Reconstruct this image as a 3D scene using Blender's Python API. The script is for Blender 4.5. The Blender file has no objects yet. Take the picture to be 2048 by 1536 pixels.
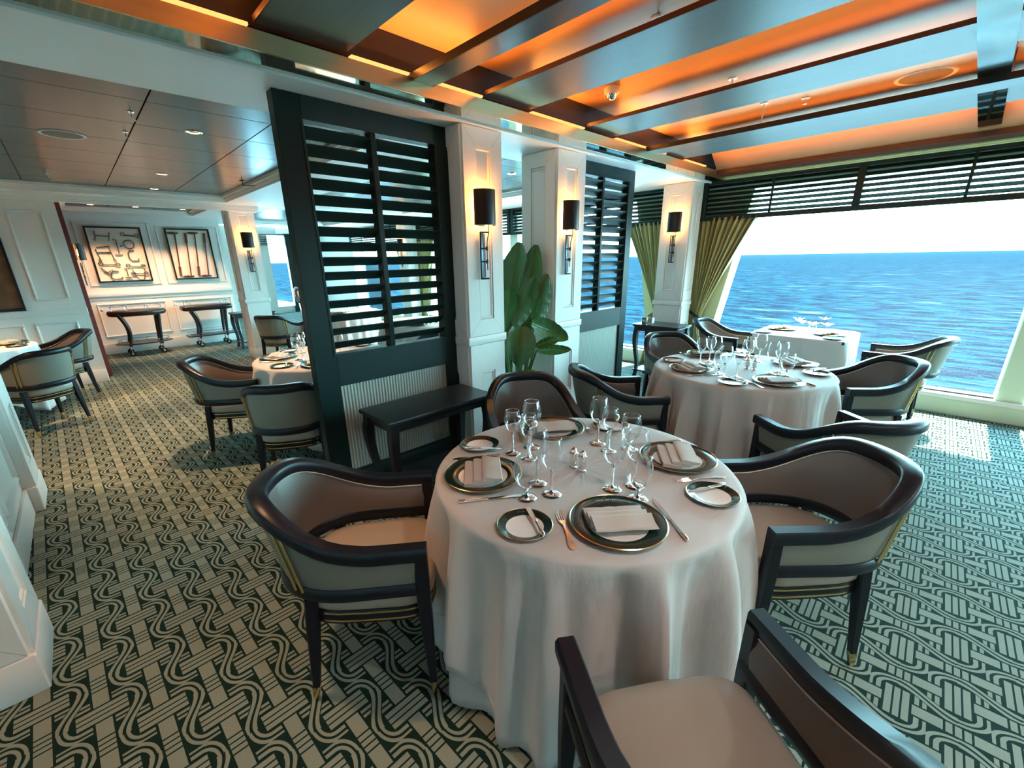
import bpy, math, random
from math import sin, cos, pi, radians, sqrt
from mathutils import Vector, Matrix
random.seed(7)
SC = bpy.context.scene
COL = SC.collection

# ---------------------------------------------------------------- camera
cam_d = bpy.data.cameras.new('camera')
cam = bpy.data.objects.new('camera', cam_d); COL.objects.link(cam)
FPX, CX, CY = 864.43, 1009.63, 806.21
cam_d.sensor_fit = 'HORIZONTAL'; cam_d.sensor_width = 36.0
cam_d.lens = FPX / 2048.0 * 36.0
cam_d.shift_x = -(CX - 1024.0) / 2048.0
cam_d.shift_y = (CY - 768.0) / 2048.0
cam_d.clip_start = 0.02; cam_d.clip_end = 90000.0
_f = Vector((0.6556116, 0.68548308, -0.31668023))
_r = Vector((0.71880528, -0.69501995, -0.01631721))
_u = Vector((0.23128424, 0.21693367, 0.948392))
cam.matrix_world = Matrix(((_r[0], _u[0], -_f[0], 0), (_r[1], _u[1], -_f[1], 0), (_r[2], _u[2], -_f[2], 1.55), (0, 0, 0, 1)))
SC.camera = cam

# ---------------------------------------------------------------- sky, sun, exposure
world = bpy.data.worlds.new('sky'); SC.world = world; world.use_nodes = True
wn = world.node_tree; wn.nodes.clear()
w_out = wn.nodes.new('ShaderNodeOutputWorld'); w_bg = wn.nodes.new('ShaderNodeBackground')
w_tc = wn.nodes.new('ShaderNodeTexCoord'); w_sep = wn.nodes.new('ShaderNodeSeparateXYZ'); w_cr = wn.nodes.new('ShaderNodeValToRGB')
wn.links.new(w_tc.outputs['Generated'], w_sep.inputs[0]); wn.links.new(w_sep.outputs['Z'], w_cr.inputs[0])
wn.links.new(w_cr.outputs[0], w_bg.inputs[0]); wn.links.new(w_bg.outputs[0], w_out.inputs[0])
w_cr.color_ramp.elements[0].position = 0.0; w_cr.color_ramp.elements[0].color = (0.52, 0.90, 1.0, 1)
w_cr.color_ramp.elements[1].position = 0.8; w_cr.color_ramp.elements[1].color = (0.22, 0.58, 1.0, 1)
_e = w_cr.color_ramp.elements.new(0.25); _e.color = (0.42, 0.84, 1.0, 1)
w_bg.inputs[1].default_value = 9.5
sun_d = bpy.data.lights.new('sun', 'SUN'); sun_d.energy = 12.0; sun_d.angle = radians(0.6); sun_d.color = (1.0, 0.93, 0.78)
sun = bpy.data.objects.new('sun', sun_d); COL.objects.link(sun)
sun.rotation_euler = Vector((-0.55, -0.006, -0.835)).to_track_quat('-Z', 'Y').to_euler()
SC.view_settings.view_transform = 'Standard'; SC.view_settings.look = 'None'
SC.view_settings.gamma = 1.0; SC.view_settings.exposure = 1.65; SC.view_settings.use_curve_mapping = False
cy = SC.cycles
cy.use_denoising = True
cy.max_bounces = 9; cy.diffuse_bounces = 4; cy.glossy_bounces = 4; cy.transmission_bounces = 6; cy.transparent_max_bounces = 18
cy.caustics_reflective = False; cy.caustics_refractive = False
cy.sample_clamp_indirect = 6.0; cy.sample_clamp_direct = 0.0
SC.world.cycles.sampling_method = 'AUTOMATIC'

# ---------------------------------------------------------------- object helpers
def tag(o, label=None, cat=None, group=None, kind=None):
    if label: o['label'] = label
    if cat: o['category'] = cat
    if group: o['group'] = group
    if kind: o['kind'] = kind
    return o
def empty(name, label, cat, loc=(0, 0, 0), rz=0.0, group=None):
    o = bpy.data.objects.new(name, None); COL.objects.link(o)
    o.location = loc; o.rotation_euler = (0, 0, rz); o.empty_display_size = 0.1
    return tag(o, label, cat, group)
def copy_tree(o, parent=None):
    c = o.copy(); COL.objects.link(c); c.parent = parent
    for ch in list(o.children): copy_tree(ch, c)
    return c
def place(o, loc, rz=0.0, label=None, group=None):
    o.location = loc; o.rotation_euler = (0, 0, rz)
    if label: o['label'] = label
    if group: o['group'] = group
    return o

class MB:
    def __init__(s): s.v = []; s.f = []
    def add(s, vs, fs):
        n = len(s.v); s.v += [tuple(v) for v in vs]; s.f += [tuple(i + n for i in f) for f in fs]; return s
    def box(s, x0, x1, y0, y1, z0, z1, b=0.0):
        if b <= 0:
            return s.add([(x0,y0,z0),(x1,y0,z0),(x1,y1,z0),(x0,y1,z0),(x0,y0,z1),(x1,y0,z1),(x1,y1,z1),(x0,y1,z1)],
                         [(0,3,2,1),(4,5,6,7),(0,1,5,4),(1,2,6,5),(2,3,7,6),(3,0,4,7)])
        b = min(b, (x1-x0)*.45, (y1-y0)*.45, (z1-z0)*.45)
        def ring(z, i): return [(x0+i+b,y0+i,z),(x1-i-b,y0+i,z),(x1-i,y0+i+b,z),(x1-i,y1-i-b,z),(x1-i-b,y1-i,z),(x0+i+b,y1-i,z),(x0+i,y1-i-b,z),(x0+i,y0+i+b,z)]
        rs = [ring(z0, b*.6), ring(z0+b, 0), ring(z1-b, 0), ring(z1, b*.6)]
        return s.rings(rs)
    def rings(s, rs, closed=True, cap=True):
        n = len(rs[0]); vs = [p for r in rs for p in r]; fs = []
        for i in range(len(rs)-1):
            for j in range(n if closed else n-1):
                k = (j+1) % n
                fs.append((i*n+j, i*n+k, (i+1)*n+k, (i+1)*n+j))
        if cap:
            fs.append(tuple(range(n-1, -1, -1))); fs.append(tuple((len(rs)-1)*n+j for j in range(n)))
        return s.add(vs, fs)
    def lathe(s, prof, n=24, c=(0,0,0), sx=1.0, sy=1.0, cap=True):
        rs = [[(c[0]+r*sx*cos(2*pi*j/n), c[1]+r*sy*sin(2*pi*j/n), c[2]+z) for j in range(n)] for r, z in prof]
        return s.rings(rs, True, cap)
    def tube(s, pts, r, n=8, closed=False):
        pts = [Vector(p) for p in pts]; m = len(pts); rs = []; prev = None
        rr = r if hasattr(r, '__len__') else [r]*m
        for i, p in enumerate(pts):
            a = pts[i-1] if (i > 0 or closed) else p; b = pts[(i+1) % m] if (i < m-1 or closed) else p
            t = (b-a).normalized()
            if prev is None:
                ref = Vector((0,0,1)) if abs(t.z) < 0.9 else Vector((1,0,0)); u = t.cross(ref).normalized()
            else: u = (prev - t*prev.dot(t)).normalized()
            prev = u; w = t.cross(u)
            rs.append([tuple(p + (u*cos(2*pi*k/n) + w*sin(2*pi*k/n))*rr[i]) for k in range(n)])
        if closed: rs.append(rs[0])
        return s.rings(rs, True, not closed)
    def rail(s, pts, norms, sec, cap=True):
        """sweep a section [(offset along outward normal, offset up)] along pts"""
        rs = []
        for i, (p, nn) in enumerate(zip(pts, norms)):
            sc = sec(i) if callable(sec) else sec
            rs.append([(p[0]+nn[0]*a, p[1]+nn[1]*a, p[2]+b) for a, b in sc])
        return s.rings(rs, True, cap)
    def tf(s, M):
        s.v = [tuple(M @ Vector(v)) for v in s.v]; return s
    def mesh(s, name, mat, smooth=True, sharp=35):
        me = bpy.data.meshes.new(name); me.from_pydata(s.v, [], s.f)
        me.materials.append(mat)
        me.validate()
        import bmesh
        bm = bmesh.new(); bm.from_mesh(me); bmesh.ops.recalc_face_normals(bm, faces=bm.faces); bm.to_mesh(me); bm.free()
        if smooth:
            me.polygons.foreach_set('use_smooth', [True]*len(me.polygons)); me.set_sharp_from_angle(angle=radians(sharp))
        me.update(); return me
    def build(s, name, mat, parent=None, smooth=True, sharp=35):
        o = bpy.data.objects.new(name, s.mesh(name, mat, smooth, sharp)); COL.objects.link(o)
        if parent is not None: o.parent = parent
        return o
def inst(me, name, parent, M=None):
    o = bpy.data.objects.new(name, me); COL.objects.link(o)
    if parent is not None: o.parent = parent
    if M is not None: o.matrix_local = M
    return o
def struct(mb, name, mat, **k):
    o = mb.build(name, mat, None, **k); o['kind'] = 'structure'; return o
def T(x, y, z): return Matrix.Translation((x, y, z))
def RZ(a): return Matrix.Rotation(a, 4, 'Z')

# ---------------------------------------------------------------- materials
def sock(n, *names):
    for k in names:
        if k in n.inputs: return n.inputs[k]
def mat(name, col, rough=0.5, metal=0.0, spec=0.5, bump=None, noise=None, sheen=0.0, coat=0.0, aniso=None):
    m = bpy.data.materials.new(name); m.use_nodes = True; nt = m.node_tree; b = nt.nodes['Principled BSDF']
    b.inputs['Base Color'].default_value = (*col, 1); b.inputs['Roughness'].default_value = rough; b.inputs['Metallic'].default_value = metal
    b.inputs['Specular IOR Level'].default_value = spec
    if coat: b.inputs['Coat Weight'].default_value = coat; b.inputs['Coat Roughness'].default_value = 0.15
    if sheen: b.inputs['Sheen Weight'].default_value = sheen
    tc = nt.nodes.new('ShaderNodeTexCoord')
    if noise:   # (scale xyz, amount)
        mp = nt.nodes.new('ShaderNodeMapping'); mp.inputs['Scale'].default_value = noise[0]
        nz = nt.nodes.new('ShaderNodeTexNoise'); nz.inputs['Scale'].default_value = 1.0; nz.inputs['Detail'].default_value = 3.0
        mx = nt.nodes.new('ShaderNodeMix'); mx.data_type = 'RGBA'
        d = noise[1]
        mx.inputs[6].default_value = (*[max(0, c*(1-d)) for c in col], 1); mx.inputs[7].default_value = (*[min(1, c*(1+d)) for c in col], 1)
        nt.links.new(tc.outputs['Object'], mp.inputs[0]); nt.links.new(mp.outputs[0], nz.inputs['Vector'])
        nt.links.new(nz.outputs[0], mx.inputs[0]); nt.links.new(mx.outputs[2], b.inputs['Base Color'])
    if bump:    # (scale xyz, strength, distance)
        mp = nt.nodes.new('ShaderNodeMapping'); mp.inputs['Scale'].default_value = bump[0]
        nz = nt.nodes.new('ShaderNodeTexNoise'); nz.inputs['Scale'].default_value = 1.0; nz.inputs['Detail'].default_value = 4.0
        bp = nt.nodes.new('ShaderNodeBump'); bp.inputs['Strength'].default_value = bump[1]; bp.inputs['Distance'].default_value = bump[2]
        nt.links.new(tc.outputs['Object'], mp.inputs[0]); nt.links.new(mp.outputs[0], nz.inputs['Vector'])
        nt.links.new(nz.outputs[0], bp.inputs['Height']); nt.links.new(bp.outputs[0], b.inputs['Normal'])
    return m
def emit(name, col, s):
    m = bpy.data.materials.new(name); m.use_nodes = True; nt = m.node_tree; nt.nodes.clear()
    e = nt.nodes.new('ShaderNodeEmission'); o = nt.nodes.new('ShaderNodeOutputMaterial')
    e.inputs[0].default_value = (*col, 1); e.inputs[1].default_value = s; nt.links.new(e.outputs[0], o.inputs[0]); return m
def glass(name, tint=(0.95, 0.98, 0.98), refl=1.0, base=0.04, blend=0.35):
    m = bpy.data.materials.new(name); m.use_nodes = True; nt = m.node_tree; nt.nodes.clear()
    o = nt.nodes.new('ShaderNodeOutputMaterial'); mx = nt.nodes.new('ShaderNodeMixShader'); tr = nt.nodes.new('ShaderNodeBsdfTransparent')
    gl = nt.nodes.new('ShaderNodeBsdfGlossy'); lw = nt.nodes.new('ShaderNodeLayerWeight'); ma = nt.nodes.new('ShaderNodeMath'); ma.operation = 'MULTIPLY_ADD'
    tr.inputs[0].default_value = (*tint, 1); gl.inputs[0].default_value = (0.95, 0.98, 1, 1); gl.inputs['Roughness'].default_value = 0.02
    lw.inputs[0].default_value = blend; nt.links.new(lw.outputs['Fresnel' if blend < 0.3 else 'Facing'], ma.inputs[0]); ma.inputs[1].default_value = refl; ma.inputs[2].default_value = base
    ma.use_clamp = True
    nt.links.new(ma.outputs[0], mx.inputs[0]); nt.links.new(tr.outputs[0], mx.inputs[1]); nt.links.new(gl.outputs[0], mx.inputs[2]); nt.links.new(mx.outputs[0], o.inputs[0]); return m

M_white = mat('painted_panelling', (0.80, 0.80, 0.76), 0.42, bump=((60,60,60), 0.03, 0.01))
M_soffit = mat('soffit_paint', (0.80, 0.82, 0.80), 0.45)
M_green = mat('dark_green_paint', (0.0045, 0.0200, 0.0195), 0.45, spec=0.3)
M_slat = mat('dark_green_slat_paint', (0.006, 0.026, 0.024), 0.45, spec=0.4)
M_black = mat('ebonised_wood', (0.005, 0.008, 0.014), 0.36, spec=0.32)
M_console = mat('black_painted_wood', (0.012, 0.016, 0.019), 0.36)
M_leather = mat('taupe_leather', (0.135, 0.115, 0.100), 0.34, bump=((350,350,350), 0.12, 0.002))
M_seat = mat('beige_leather', (0.36, 0.315, 0.26), 0.36, bump=((300,300,300), 0.10, 0.002))
M_shell = mat('grey_green_upholstery', (0.19, 0.195, 0.16), 0.6, bump=((500,500,500), 0.15, 0.002))
M_piping = mat('cream_piping', (0.5, 0.47, 0.4), 0.5)
M_brass = mat('polished_brass', (0.80, 0.62, 0.30), 0.22, 1.0)
M_brassband = mat('brushed_brass', (0.62, 0.52, 0.30), 0.30, 1.0, noise=((2, 40, 40), 0.12))
M_mirror = mat('mirror_brass', (0.72, 0.68, 0.56), 0.05, 1.0)
M_plank = mat('silvered_plank', (0.115, 0.125, 0.125), 0.36, 0.45, noise=((60, 3, 3), 0.16), bump=((70, 4, 4), 0.06, 0.01))
M_coffer = mat('lacquered_coffer', (0.36, 0.22, 0.11), 0.42, 0.0, 0.35)
M_redwood = mat('dark_red_wood', (0.060, 0.016, 0.010), 0.4, noise=((6, 60, 60), 0.3))
M_beamwood = mat('dark_smoked_wood', (0.055, 0.042, 0.045), 0.30, noise=((50, 4, 4), 0.3))
M_dceil = mat('dark_lacquered_ceiling_panel', (0.050, 0.062, 0.056), 0.26, 0.0, 0.35)
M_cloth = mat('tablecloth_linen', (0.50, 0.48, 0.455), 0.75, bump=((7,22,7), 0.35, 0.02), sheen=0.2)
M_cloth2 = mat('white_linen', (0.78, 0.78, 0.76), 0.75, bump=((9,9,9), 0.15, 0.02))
M_napkin = mat('napkin_linen', (0.52, 0.47, 0.42), 0.7, bump=((400,400,400), 0.2, 0.002))
M_china = mat('white_china', (0.78, 0.77, 0.74), 0.2)
M_rim = mat('dark_green_glazed_rim', (0.010, 0.026, 0.020), 0.16, spec=0.5)
M_silver = mat('silver', (0.86, 0.84, 0.80), 0.14, 1.0)
M_chrome = mat('chrome', (0.85, 0.87, 0.9), 0.08, 1.0)
M_glass = glass('wine_glass_glass', (0.985, 0.99, 0.99), 0.60, 0.012, 0.35)
M_pane = glass('window_pane_glass', (0.90, 0.97, 0.96), 0.8, 0.0, 0.12)
M_leaf = mat('banana_leaf_green', (0.032, 0.115, 0.018), 0.34, noise=((14, 14, 5), 0.55), bump=((90, 90, 12), 0.35, 0.01))
M_stem = mat('leaf_stem_green', (0.06, 0.13, 0.03), 0.5)
M_curtain = mat('olive_gold_curtain', (0.36, 0.33, 0.125), 0.8, sheen=0.3)
M_jamb = mat('pale_lime_painted_jamb', (0.62, 0.66, 0.36), 0.5)
M_sill = mat('pale_green_painted_sill', (0.62, 0.72, 0.56), 0.5)
M_blackmetal = mat('black_iron', (0.012, 0.012, 0.014), 0.4, 0.3)
M_bronze = mat('bronzed_sconce_shade', (0.020, 0.012, 0.012), 0.30, 0.4)
M_ribbed = None
M_cove = emit('cove_light', (1.0, 0.30, 0.08), 0.9)
M_bulb = emit('warm_bulb', (1.0, 0.45, 0.12), 26.0)
M_down = emit('downlight_lens', (1.0, 0.52, 0.24), 14.0)
M_plastic = mat('cream_plastic', (0.7, 0.68, 0.62), 0.4)
M_canvas = mat('cream_picture_ground', (0.86, 0.78, 0.66), 0.7, noise=((3,3,3), 0.1))
M_mallet = mat('mallet_brown', (0.13, 0.032, 0.018), 0.5)
M_bit = mat('grey_bit_metal', (0.10, 0.105, 0.10), 0.4, 0.6)
M_mahogany = mat('mahogany', (0.014, 0.007, 0.007), 0.3, noise=((8, 40, 40), 0.3))
M_flower = mat('white_petals', (0.85, 0.85, 0.82), 0.6)
M_duskpic = mat('dusky_picture', (0.14, 0.075, 0.035), 0.5, noise=((9, 9, 9), 0.9))
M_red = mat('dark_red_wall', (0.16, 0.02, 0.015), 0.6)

# ribbed fabric
M_ribbed = bpy.data.materials.new('ribbed_fabric'); M_ribbed.use_nodes = True
_nt = M_ribbed.node_tree; _b = _nt.nodes['Principled BSDF']; _b.inputs['Base Color'].default_value = (0.42, 0.44, 0.39, 1); _b.inputs['Roughness'].default_value = 0.8
_tc = _nt.nodes.new('ShaderNodeTexCoord'); _w = _nt.nodes.new('ShaderNodeTexWave'); _w.bands_direction = 'X'; _w.inputs['Scale'].default_value = 14.0; _w.inputs['Distortion'].default_value = 0.25
_bp = _nt.nodes.new('ShaderNodeBump'); _bp.inputs['Strength'].default_value = 0.6; _bp.inputs['Distance'].default_value = 0.008
_mx = _nt.nodes.new('ShaderNodeMix'); _mx.data_type = 'RGBA'; _mx.inputs[6].default_value = (0.31, 0.33, 0.285, 1); _mx.inputs[7].default_value = (0.46, 0.48, 0.42, 1)
_nt.links.new(_tc.outputs['Object'], _w.inputs['Vector']); _nt.links.new(_w.outputs[1], _bp.inputs['Height']); _nt.links.new(_bp.outputs[0], _b.inputs['Normal'])
_nt.links.new(_w.outputs[1], _mx.inputs[0]); _nt.links.new(_mx.outputs[2], _b.inputs['Base Color'])

# carpet: woven interlace pattern written as node arithmetic
def carpet():
    m = bpy.data.materials.new('interlace_carpet'); m.use_nodes = True; nt = m.node_tree; bs = nt.nodes['Principled BSDF']
    tc = nt.nodes.new('ShaderNodeTexCoord'); sep = nt.nodes.new('ShaderNodeSeparateXYZ'); nt.links.new(tc.outputs['Object'], sep.inputs[0])
    class X:
        def __init__(s, o): s.o = o
        def op(s, k, *a):
            n = nt.nodes.new('ShaderNodeMath'); n.operation = k
            for i, q in enumerate((s,)+a):
                if isinstance(q, X): nt.links.new(q.o, n.inputs[i])
                else: n.inputs[i].default_value = q
            return X(n.outputs[0])
        def __add__(s, b): return s.op('ADD', b)
        __radd__ = __add__
        def __sub__(s, b): return s.op('SUBTRACT', b)
        def __rsub__(s, b): return s.op('MULTIPLY_ADD', -1.0, b)
        def __mul__(s, b): return s.op('MULTIPLY', b)
        __rmul__ = __mul__
        def __truediv__(s, b): return s.op('DIVIDE', b)
        def abs(s): return s.op('ABSOLUTE')
        def floor(s): return s.op('FLOOR')
        def mod(s, b): return s.op('FLOORED_MODULO', b)
        def lt(s, b): return s.op('LESS_THAN', b)
        def gt(s, b): return s.op('GREATER_THAN', b)
        def max(s, b): return s.op('MAXIMUM', b)
        def min(s, b): return s.op('MINIMUM', b)
        def sqrt(s): return s.op('SQRT')
        def cos(s): return s.op('COSINE')
    def mix(c, a, b):   # c ? a : b
        return c*a + (1.0 - c)*b
    a, b = 0.155, 0.32
    px, py = X(sep.outputs[0]), X(sep.outputs[1])
    th = radians(2.0)
    u = px*cos(th) + py*sin(th); v = py*cos(th) - px*sin(th)
    u = u + 0.062; v = (v*-1.0) + 0.11
    k = (u/a).floor(); x = u - k*a
    y = (v - k*(-b/2) + b/4).mod(b) - b/4          # -b/4 .. 3b/4
    fl = y.gt(b/4)
    x = mix(fl, a - x, x); y = mix(fl, b/2 - y, y)  # now y in -b/4..b/4, bar of the left strap at y=0
    ay = y.abs()
    w2, h2, L = 0.023, 0.034, 0.072
    m0 = 0.0075                                    # dark outline
    # strap on the left and right
    inL = x.lt(w2); inR = x.gt(a - w2)
    bar = ay.lt(h2)*x.lt(L)
    dk = lambda d, w: d.abs().lt(w)
    barl = bar*(1.0 - dk(ay - 0.0115, 0.0030))
    barzone = ay.lt(h2 + m0)*x.lt(L + m0)
    strapL = inL*(1.0 - barzone)
    trip = (1.0 - dk(ay - 0.0115, 0.0030))*(1.0 - dk(ay - 0.0350, 0.0032))
    strapR = inR*trip
    # serpentine
    xs = (y*(2*pi/b)).cos()*0.033 + a/2            # y in 0..b/4 used
    slope = 0.86
    dS = (x - xs).abs()*slope
    xc, rx, ry = 0.060, 0.0485, 0.066
    ex = (x - xc).max(0.0)/rx; ey = ay/ry
    dU = ((ex*ex + ey*ey).sqrt() - 1.0).abs()*0.058
    def dbl(d): return (d - 0.0105).abs().lt(0.0062)
    ypos = y.gt(0.0)
    S = dbl(dS)
    U = dbl(dU)
    short = dbl((ay - 0.064).abs())*x.lt(xs - 0.0235)
    body = mix(ypos, (S + short).min(1.0), U)
    gapz = (1.0 - inL)*(1.0 - inR)*x.gt(w2 + m0)*x.lt(a - w2 - m0)*(1.0 - barzone)
    # the next strap's bar end pokes in only past b/4, so the fold covers it
    light = (strapL + strapR + barl + body*gapz).min(1.0)
    nz = nt.nodes.new('ShaderNodeTexNoise'); nz.inputs['Scale'].default_value = 260.0; nz.inputs['Detail'].default_value = 2.0
    nt.links.new(tc.outputs['Object'], nz.inputs['Vector'])
    mx = nt.nodes.new('ShaderNodeMix'); mx.data_type = 'RGBA'
    mx.inputs[6].default_value = (0.007, 0.027, 0.020, 1); mx.inputs[7].default_value = (0.27, 0.315, 0.255, 1)
    nt.links.new(light.o, mx.inputs[0])
    mv = nt.nodes.new('ShaderNodeMix'); mv.data_type = 'RGBA'; mv.blend_type = 'MULTIPLY'; mv.inputs[0].default_value = 0.35
    nt.links.new(mx.outputs[2], mv.inputs[6]); nt.links.new(nz.outputs[0], mv.inputs[7]); nt.links.new(mv.outputs[2], bs.inputs['Base Color'])
    bs.inputs['Roughness'].default_value = 0.95; bs.inputs['Specular IOR Level'].default_value = 0.15
    bp = nt.nodes.new('ShaderNodeBump'); bp.inputs['Strength'].default_value = 0.4; bp.inputs['Distance'].default_value = 0.004
    ad = light*0.7 + X(nz.outputs[0])
    nt.links.new(ad.o, bp.inputs['Height']); nt.links.new(bp.outputs[0], bs.inputs['Normal'])
    return m
M_carpet = carpet()

# sea water
M_sea = bpy.data.materials.new('sea_water'); M_sea.use_nodes = True
_nt = M_sea.node_tree; _nt.nodes.clear()
_out = _nt.nodes.new('ShaderNodeOutputMaterial'); _df = _nt.nodes.new('ShaderNodeBsdfDiffuse'); _gl = _nt.nodes.new('ShaderNodeBsdfGlossy'); _ms = _nt.nodes.new('ShaderNodeMixShader')
_gl.inputs['Roughness'].default_value = 0.30; _ms.inputs[0].default_value = 0.009
_nt.links.new(_df.outputs[0], _ms.inputs[1]); _nt.links.new(_gl.outputs[0], _ms.inputs[2]); _nt.links.new(_ms.outputs[0], _out.inputs[0])
_tc = _nt.nodes.new('ShaderNodeTexCoord')
def _noise(scale, rot=0.35, detail=5.0, st=(1, 1, 1)):
    mp = _nt.nodes.new('ShaderNodeMapping'); mp.inputs['Scale'].default_value = st; mp.inputs['Rotation'].default_value = (0, 0, rot)
    n = _nt.nodes.new('ShaderNodeTexNoise'); n.inputs['Scale'].default_value = scale; n.inputs['Detail'].default_value = detail; n.inputs['Roughness'].default_value = 0.66
    _nt.links.new(_tc.outputs['Object'], mp.inputs[0]); _nt.links.new(mp.outputs[0], n.inputs['Vector']); return n
def _ramp(src, p0, c0, p1, c1):
    c = _nt.nodes.new('ShaderNodeValToRGB'); c.color_ramp.elements[0].position = p0; c.color_ramp.elements[0].color = (*c0, 1)
    c.color_ramp.elements[1].position = p1; c.color_ramp.elements[1].color = (*c1, 1); _nt.links.new(src, c.inputs[0]); return c
n1 = _noise(0.20, -0.7, 7.0, (1, 0.4, 1)); n3 = _noise(1.6, -0.7, 5.0, (1, 0.8, 1)); n4 = _noise(0.05, -0.7, 12.0, (1, 0.6, 1))
bp1 = _nt.nodes.new('ShaderNodeBump'); bp1.inputs['Strength'].default_value = 0.8; bp1.inputs['Distance'].default_value = 1.2
_nt.links.new(n1.outputs[0], bp1.inputs['Height']); _nt.links.new(bp1.outputs[0], _gl.inputs['Normal'])
cr = _ramp(n1.outputs[0], 0.45, (0.0002, 0.0036, 0.0088), 0.565, (0.0024, 0.0205, 0.0300))
cf = _ramp(n3.outputs[0], 0.615, (0, 0, 0), 0.66, (1, 1, 1))
cg = _ramp(n4.outputs[0], 0.585, (0, 0, 0), 0.70, (1, 1, 1))  # pale streaks: sun glitter painted into the water colour
mf = _nt.nodes.new('ShaderNodeMix'); mf.data_type = 'RGBA'; mf.inputs[7].default_value = (0.035, 0.050, 0.056, 1)
_mxf = _nt.nodes.new('ShaderNodeMath'); _mxf.operation = 'MAXIMUM'; _nt.links.new(cf.outputs[0], _mxf.inputs[0]); _nt.links.new(cg.outputs[0], _mxf.inputs[1])
_nt.links.new(_mxf.outputs[0], mf.inputs[0]); _nt.links.new(cr.outputs[0], mf.inputs[6])
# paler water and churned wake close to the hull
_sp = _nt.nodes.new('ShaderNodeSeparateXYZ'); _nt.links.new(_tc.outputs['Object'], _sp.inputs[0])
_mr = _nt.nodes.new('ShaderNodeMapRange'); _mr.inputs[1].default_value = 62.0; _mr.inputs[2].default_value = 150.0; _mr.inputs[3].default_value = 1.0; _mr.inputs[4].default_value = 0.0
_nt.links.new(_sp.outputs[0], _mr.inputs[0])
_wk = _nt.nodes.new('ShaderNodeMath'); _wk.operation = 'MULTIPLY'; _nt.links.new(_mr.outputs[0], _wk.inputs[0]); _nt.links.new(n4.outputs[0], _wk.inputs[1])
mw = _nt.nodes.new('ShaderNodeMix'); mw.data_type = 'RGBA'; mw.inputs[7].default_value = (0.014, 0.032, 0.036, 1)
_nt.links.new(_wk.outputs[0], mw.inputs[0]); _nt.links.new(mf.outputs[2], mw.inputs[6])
# sky reflection toward the horizon, painted into the far water's colour
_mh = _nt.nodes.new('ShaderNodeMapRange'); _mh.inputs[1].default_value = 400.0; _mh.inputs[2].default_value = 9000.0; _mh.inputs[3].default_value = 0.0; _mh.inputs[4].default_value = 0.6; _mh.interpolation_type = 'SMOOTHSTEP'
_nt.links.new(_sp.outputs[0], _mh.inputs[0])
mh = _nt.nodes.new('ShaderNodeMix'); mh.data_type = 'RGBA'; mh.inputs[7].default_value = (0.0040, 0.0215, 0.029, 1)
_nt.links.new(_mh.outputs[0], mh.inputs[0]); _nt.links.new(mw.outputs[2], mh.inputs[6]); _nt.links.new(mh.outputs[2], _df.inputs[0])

# ================================================================ SETTING
YMIN, XMIN, YMAX = -11.0, -4.5, 15.5
XW = 5.94
struct(MB().box(XMIN, 6.35, YMIN, YMAX, -0.06, 0.0), 'floor', M_carpet, smooth=False)
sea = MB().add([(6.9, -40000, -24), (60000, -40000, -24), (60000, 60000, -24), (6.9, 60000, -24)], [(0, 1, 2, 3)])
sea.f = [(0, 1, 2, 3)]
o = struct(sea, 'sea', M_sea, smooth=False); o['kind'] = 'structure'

# ---- room shell away from the windows
def panel_frame(mb, u0, u1, z0, z1, P, w=0.03, d=0.018):
    """raised moulding rectangle; P(u, depth, z) -> point"""
    for (a0, a1, b0, b1) in ((u0, u1, z0, z0+w), (u0, u1, z1-w, z1), (u0, u0+w, z0+w, z1-w), (u1-w, u1, z0+w, z1-w)):
        q = [P(a0, 0, b0), P(a1, 0, b0), P(a1, 0, b1), P(a0, 0, b1)]
        i = w*0.3
        r = [P(a0+i, d, b0+i), P(a1-i, d, b0+i), P(a1-i, d, b1-i), P(a0+i, d, b1-i)]
        mb.add(q + r, [(4, 5, 6, 7), (0, 1, 5, 4), (1, 2, 6, 5), (2, 3, 7, 6), (3, 0, 4, 7)])
def wall_y(name, x0, x1, y, z1, panels, rails=(), thick=0.14, material=None, z0=0.0):
    """wall in the plane y facing -y, with mouldings"""
    o = struct(MB().box(x0, x1, y, y+thick, z0, z1), name, material or M_white, smooth=False)
    P = lambda u, d, z: (u, y-d, z)
    for (a, b, c, e) in panels:
        m = MB(); panel_frame(m, a, b, c, e, P); m.build('panel_moulding', M_white, o)
    for (za, zb, d) in rails:
        m = MB(); m.box(x0, x1, y-d, y, za, zb, 0.006); m.build('wall_rail', M_white, o)
    return o
wall_y('wall_left', -4.5, 0.07, 8.19, 2.46, [(-0.385, -0.06, 1.13, 2.21), (-0.47, -0.06, 0.30, 0.86), (-1.02, -0.56, 0.30, 0.86), (-1.7, -1.15, 0.3, 0.86)],
       [(0.94, 1.02, 0.025), (0.0, 0.17, 0.02)], thick=0.30)
wall_y('wall_back', 0.14, 2.39, 10.7, 2.44, [(0.22, 1.24, 1.20, 2.29), (1.33, 2.33, 1.20, 2.25), (0.22, 1.22, 0.30, 0.90), (1.33, 2.33, 0.30, 0.90)],
       [(1.02, 1.09, 0.04), (0.96, 1.0, 0.015), (0.0, 0.19, 0.025)], thick=0.12)
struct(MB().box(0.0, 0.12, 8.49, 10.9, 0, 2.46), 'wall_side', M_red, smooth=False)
wf = struct(MB().box(-4.5, 4.62, 15.3, 15.45, 0, 2.6), 'wall_far', M_white, smooth=False)
MB().box(5.15, 6.3, 15.3, 15.45, 0, 2.6).build('wall_section', M_white, wf, smooth=False); MB().box(4.62, 5.15, 15.3, 15.45, 0, 0.2).build('wall_section', M_white, wf, smooth=False); MB().box(4.62, 5.15, 15.3, 15.45, 2.35, 2.6).build('wall_section', M_white, wf, smooth=False)
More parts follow.
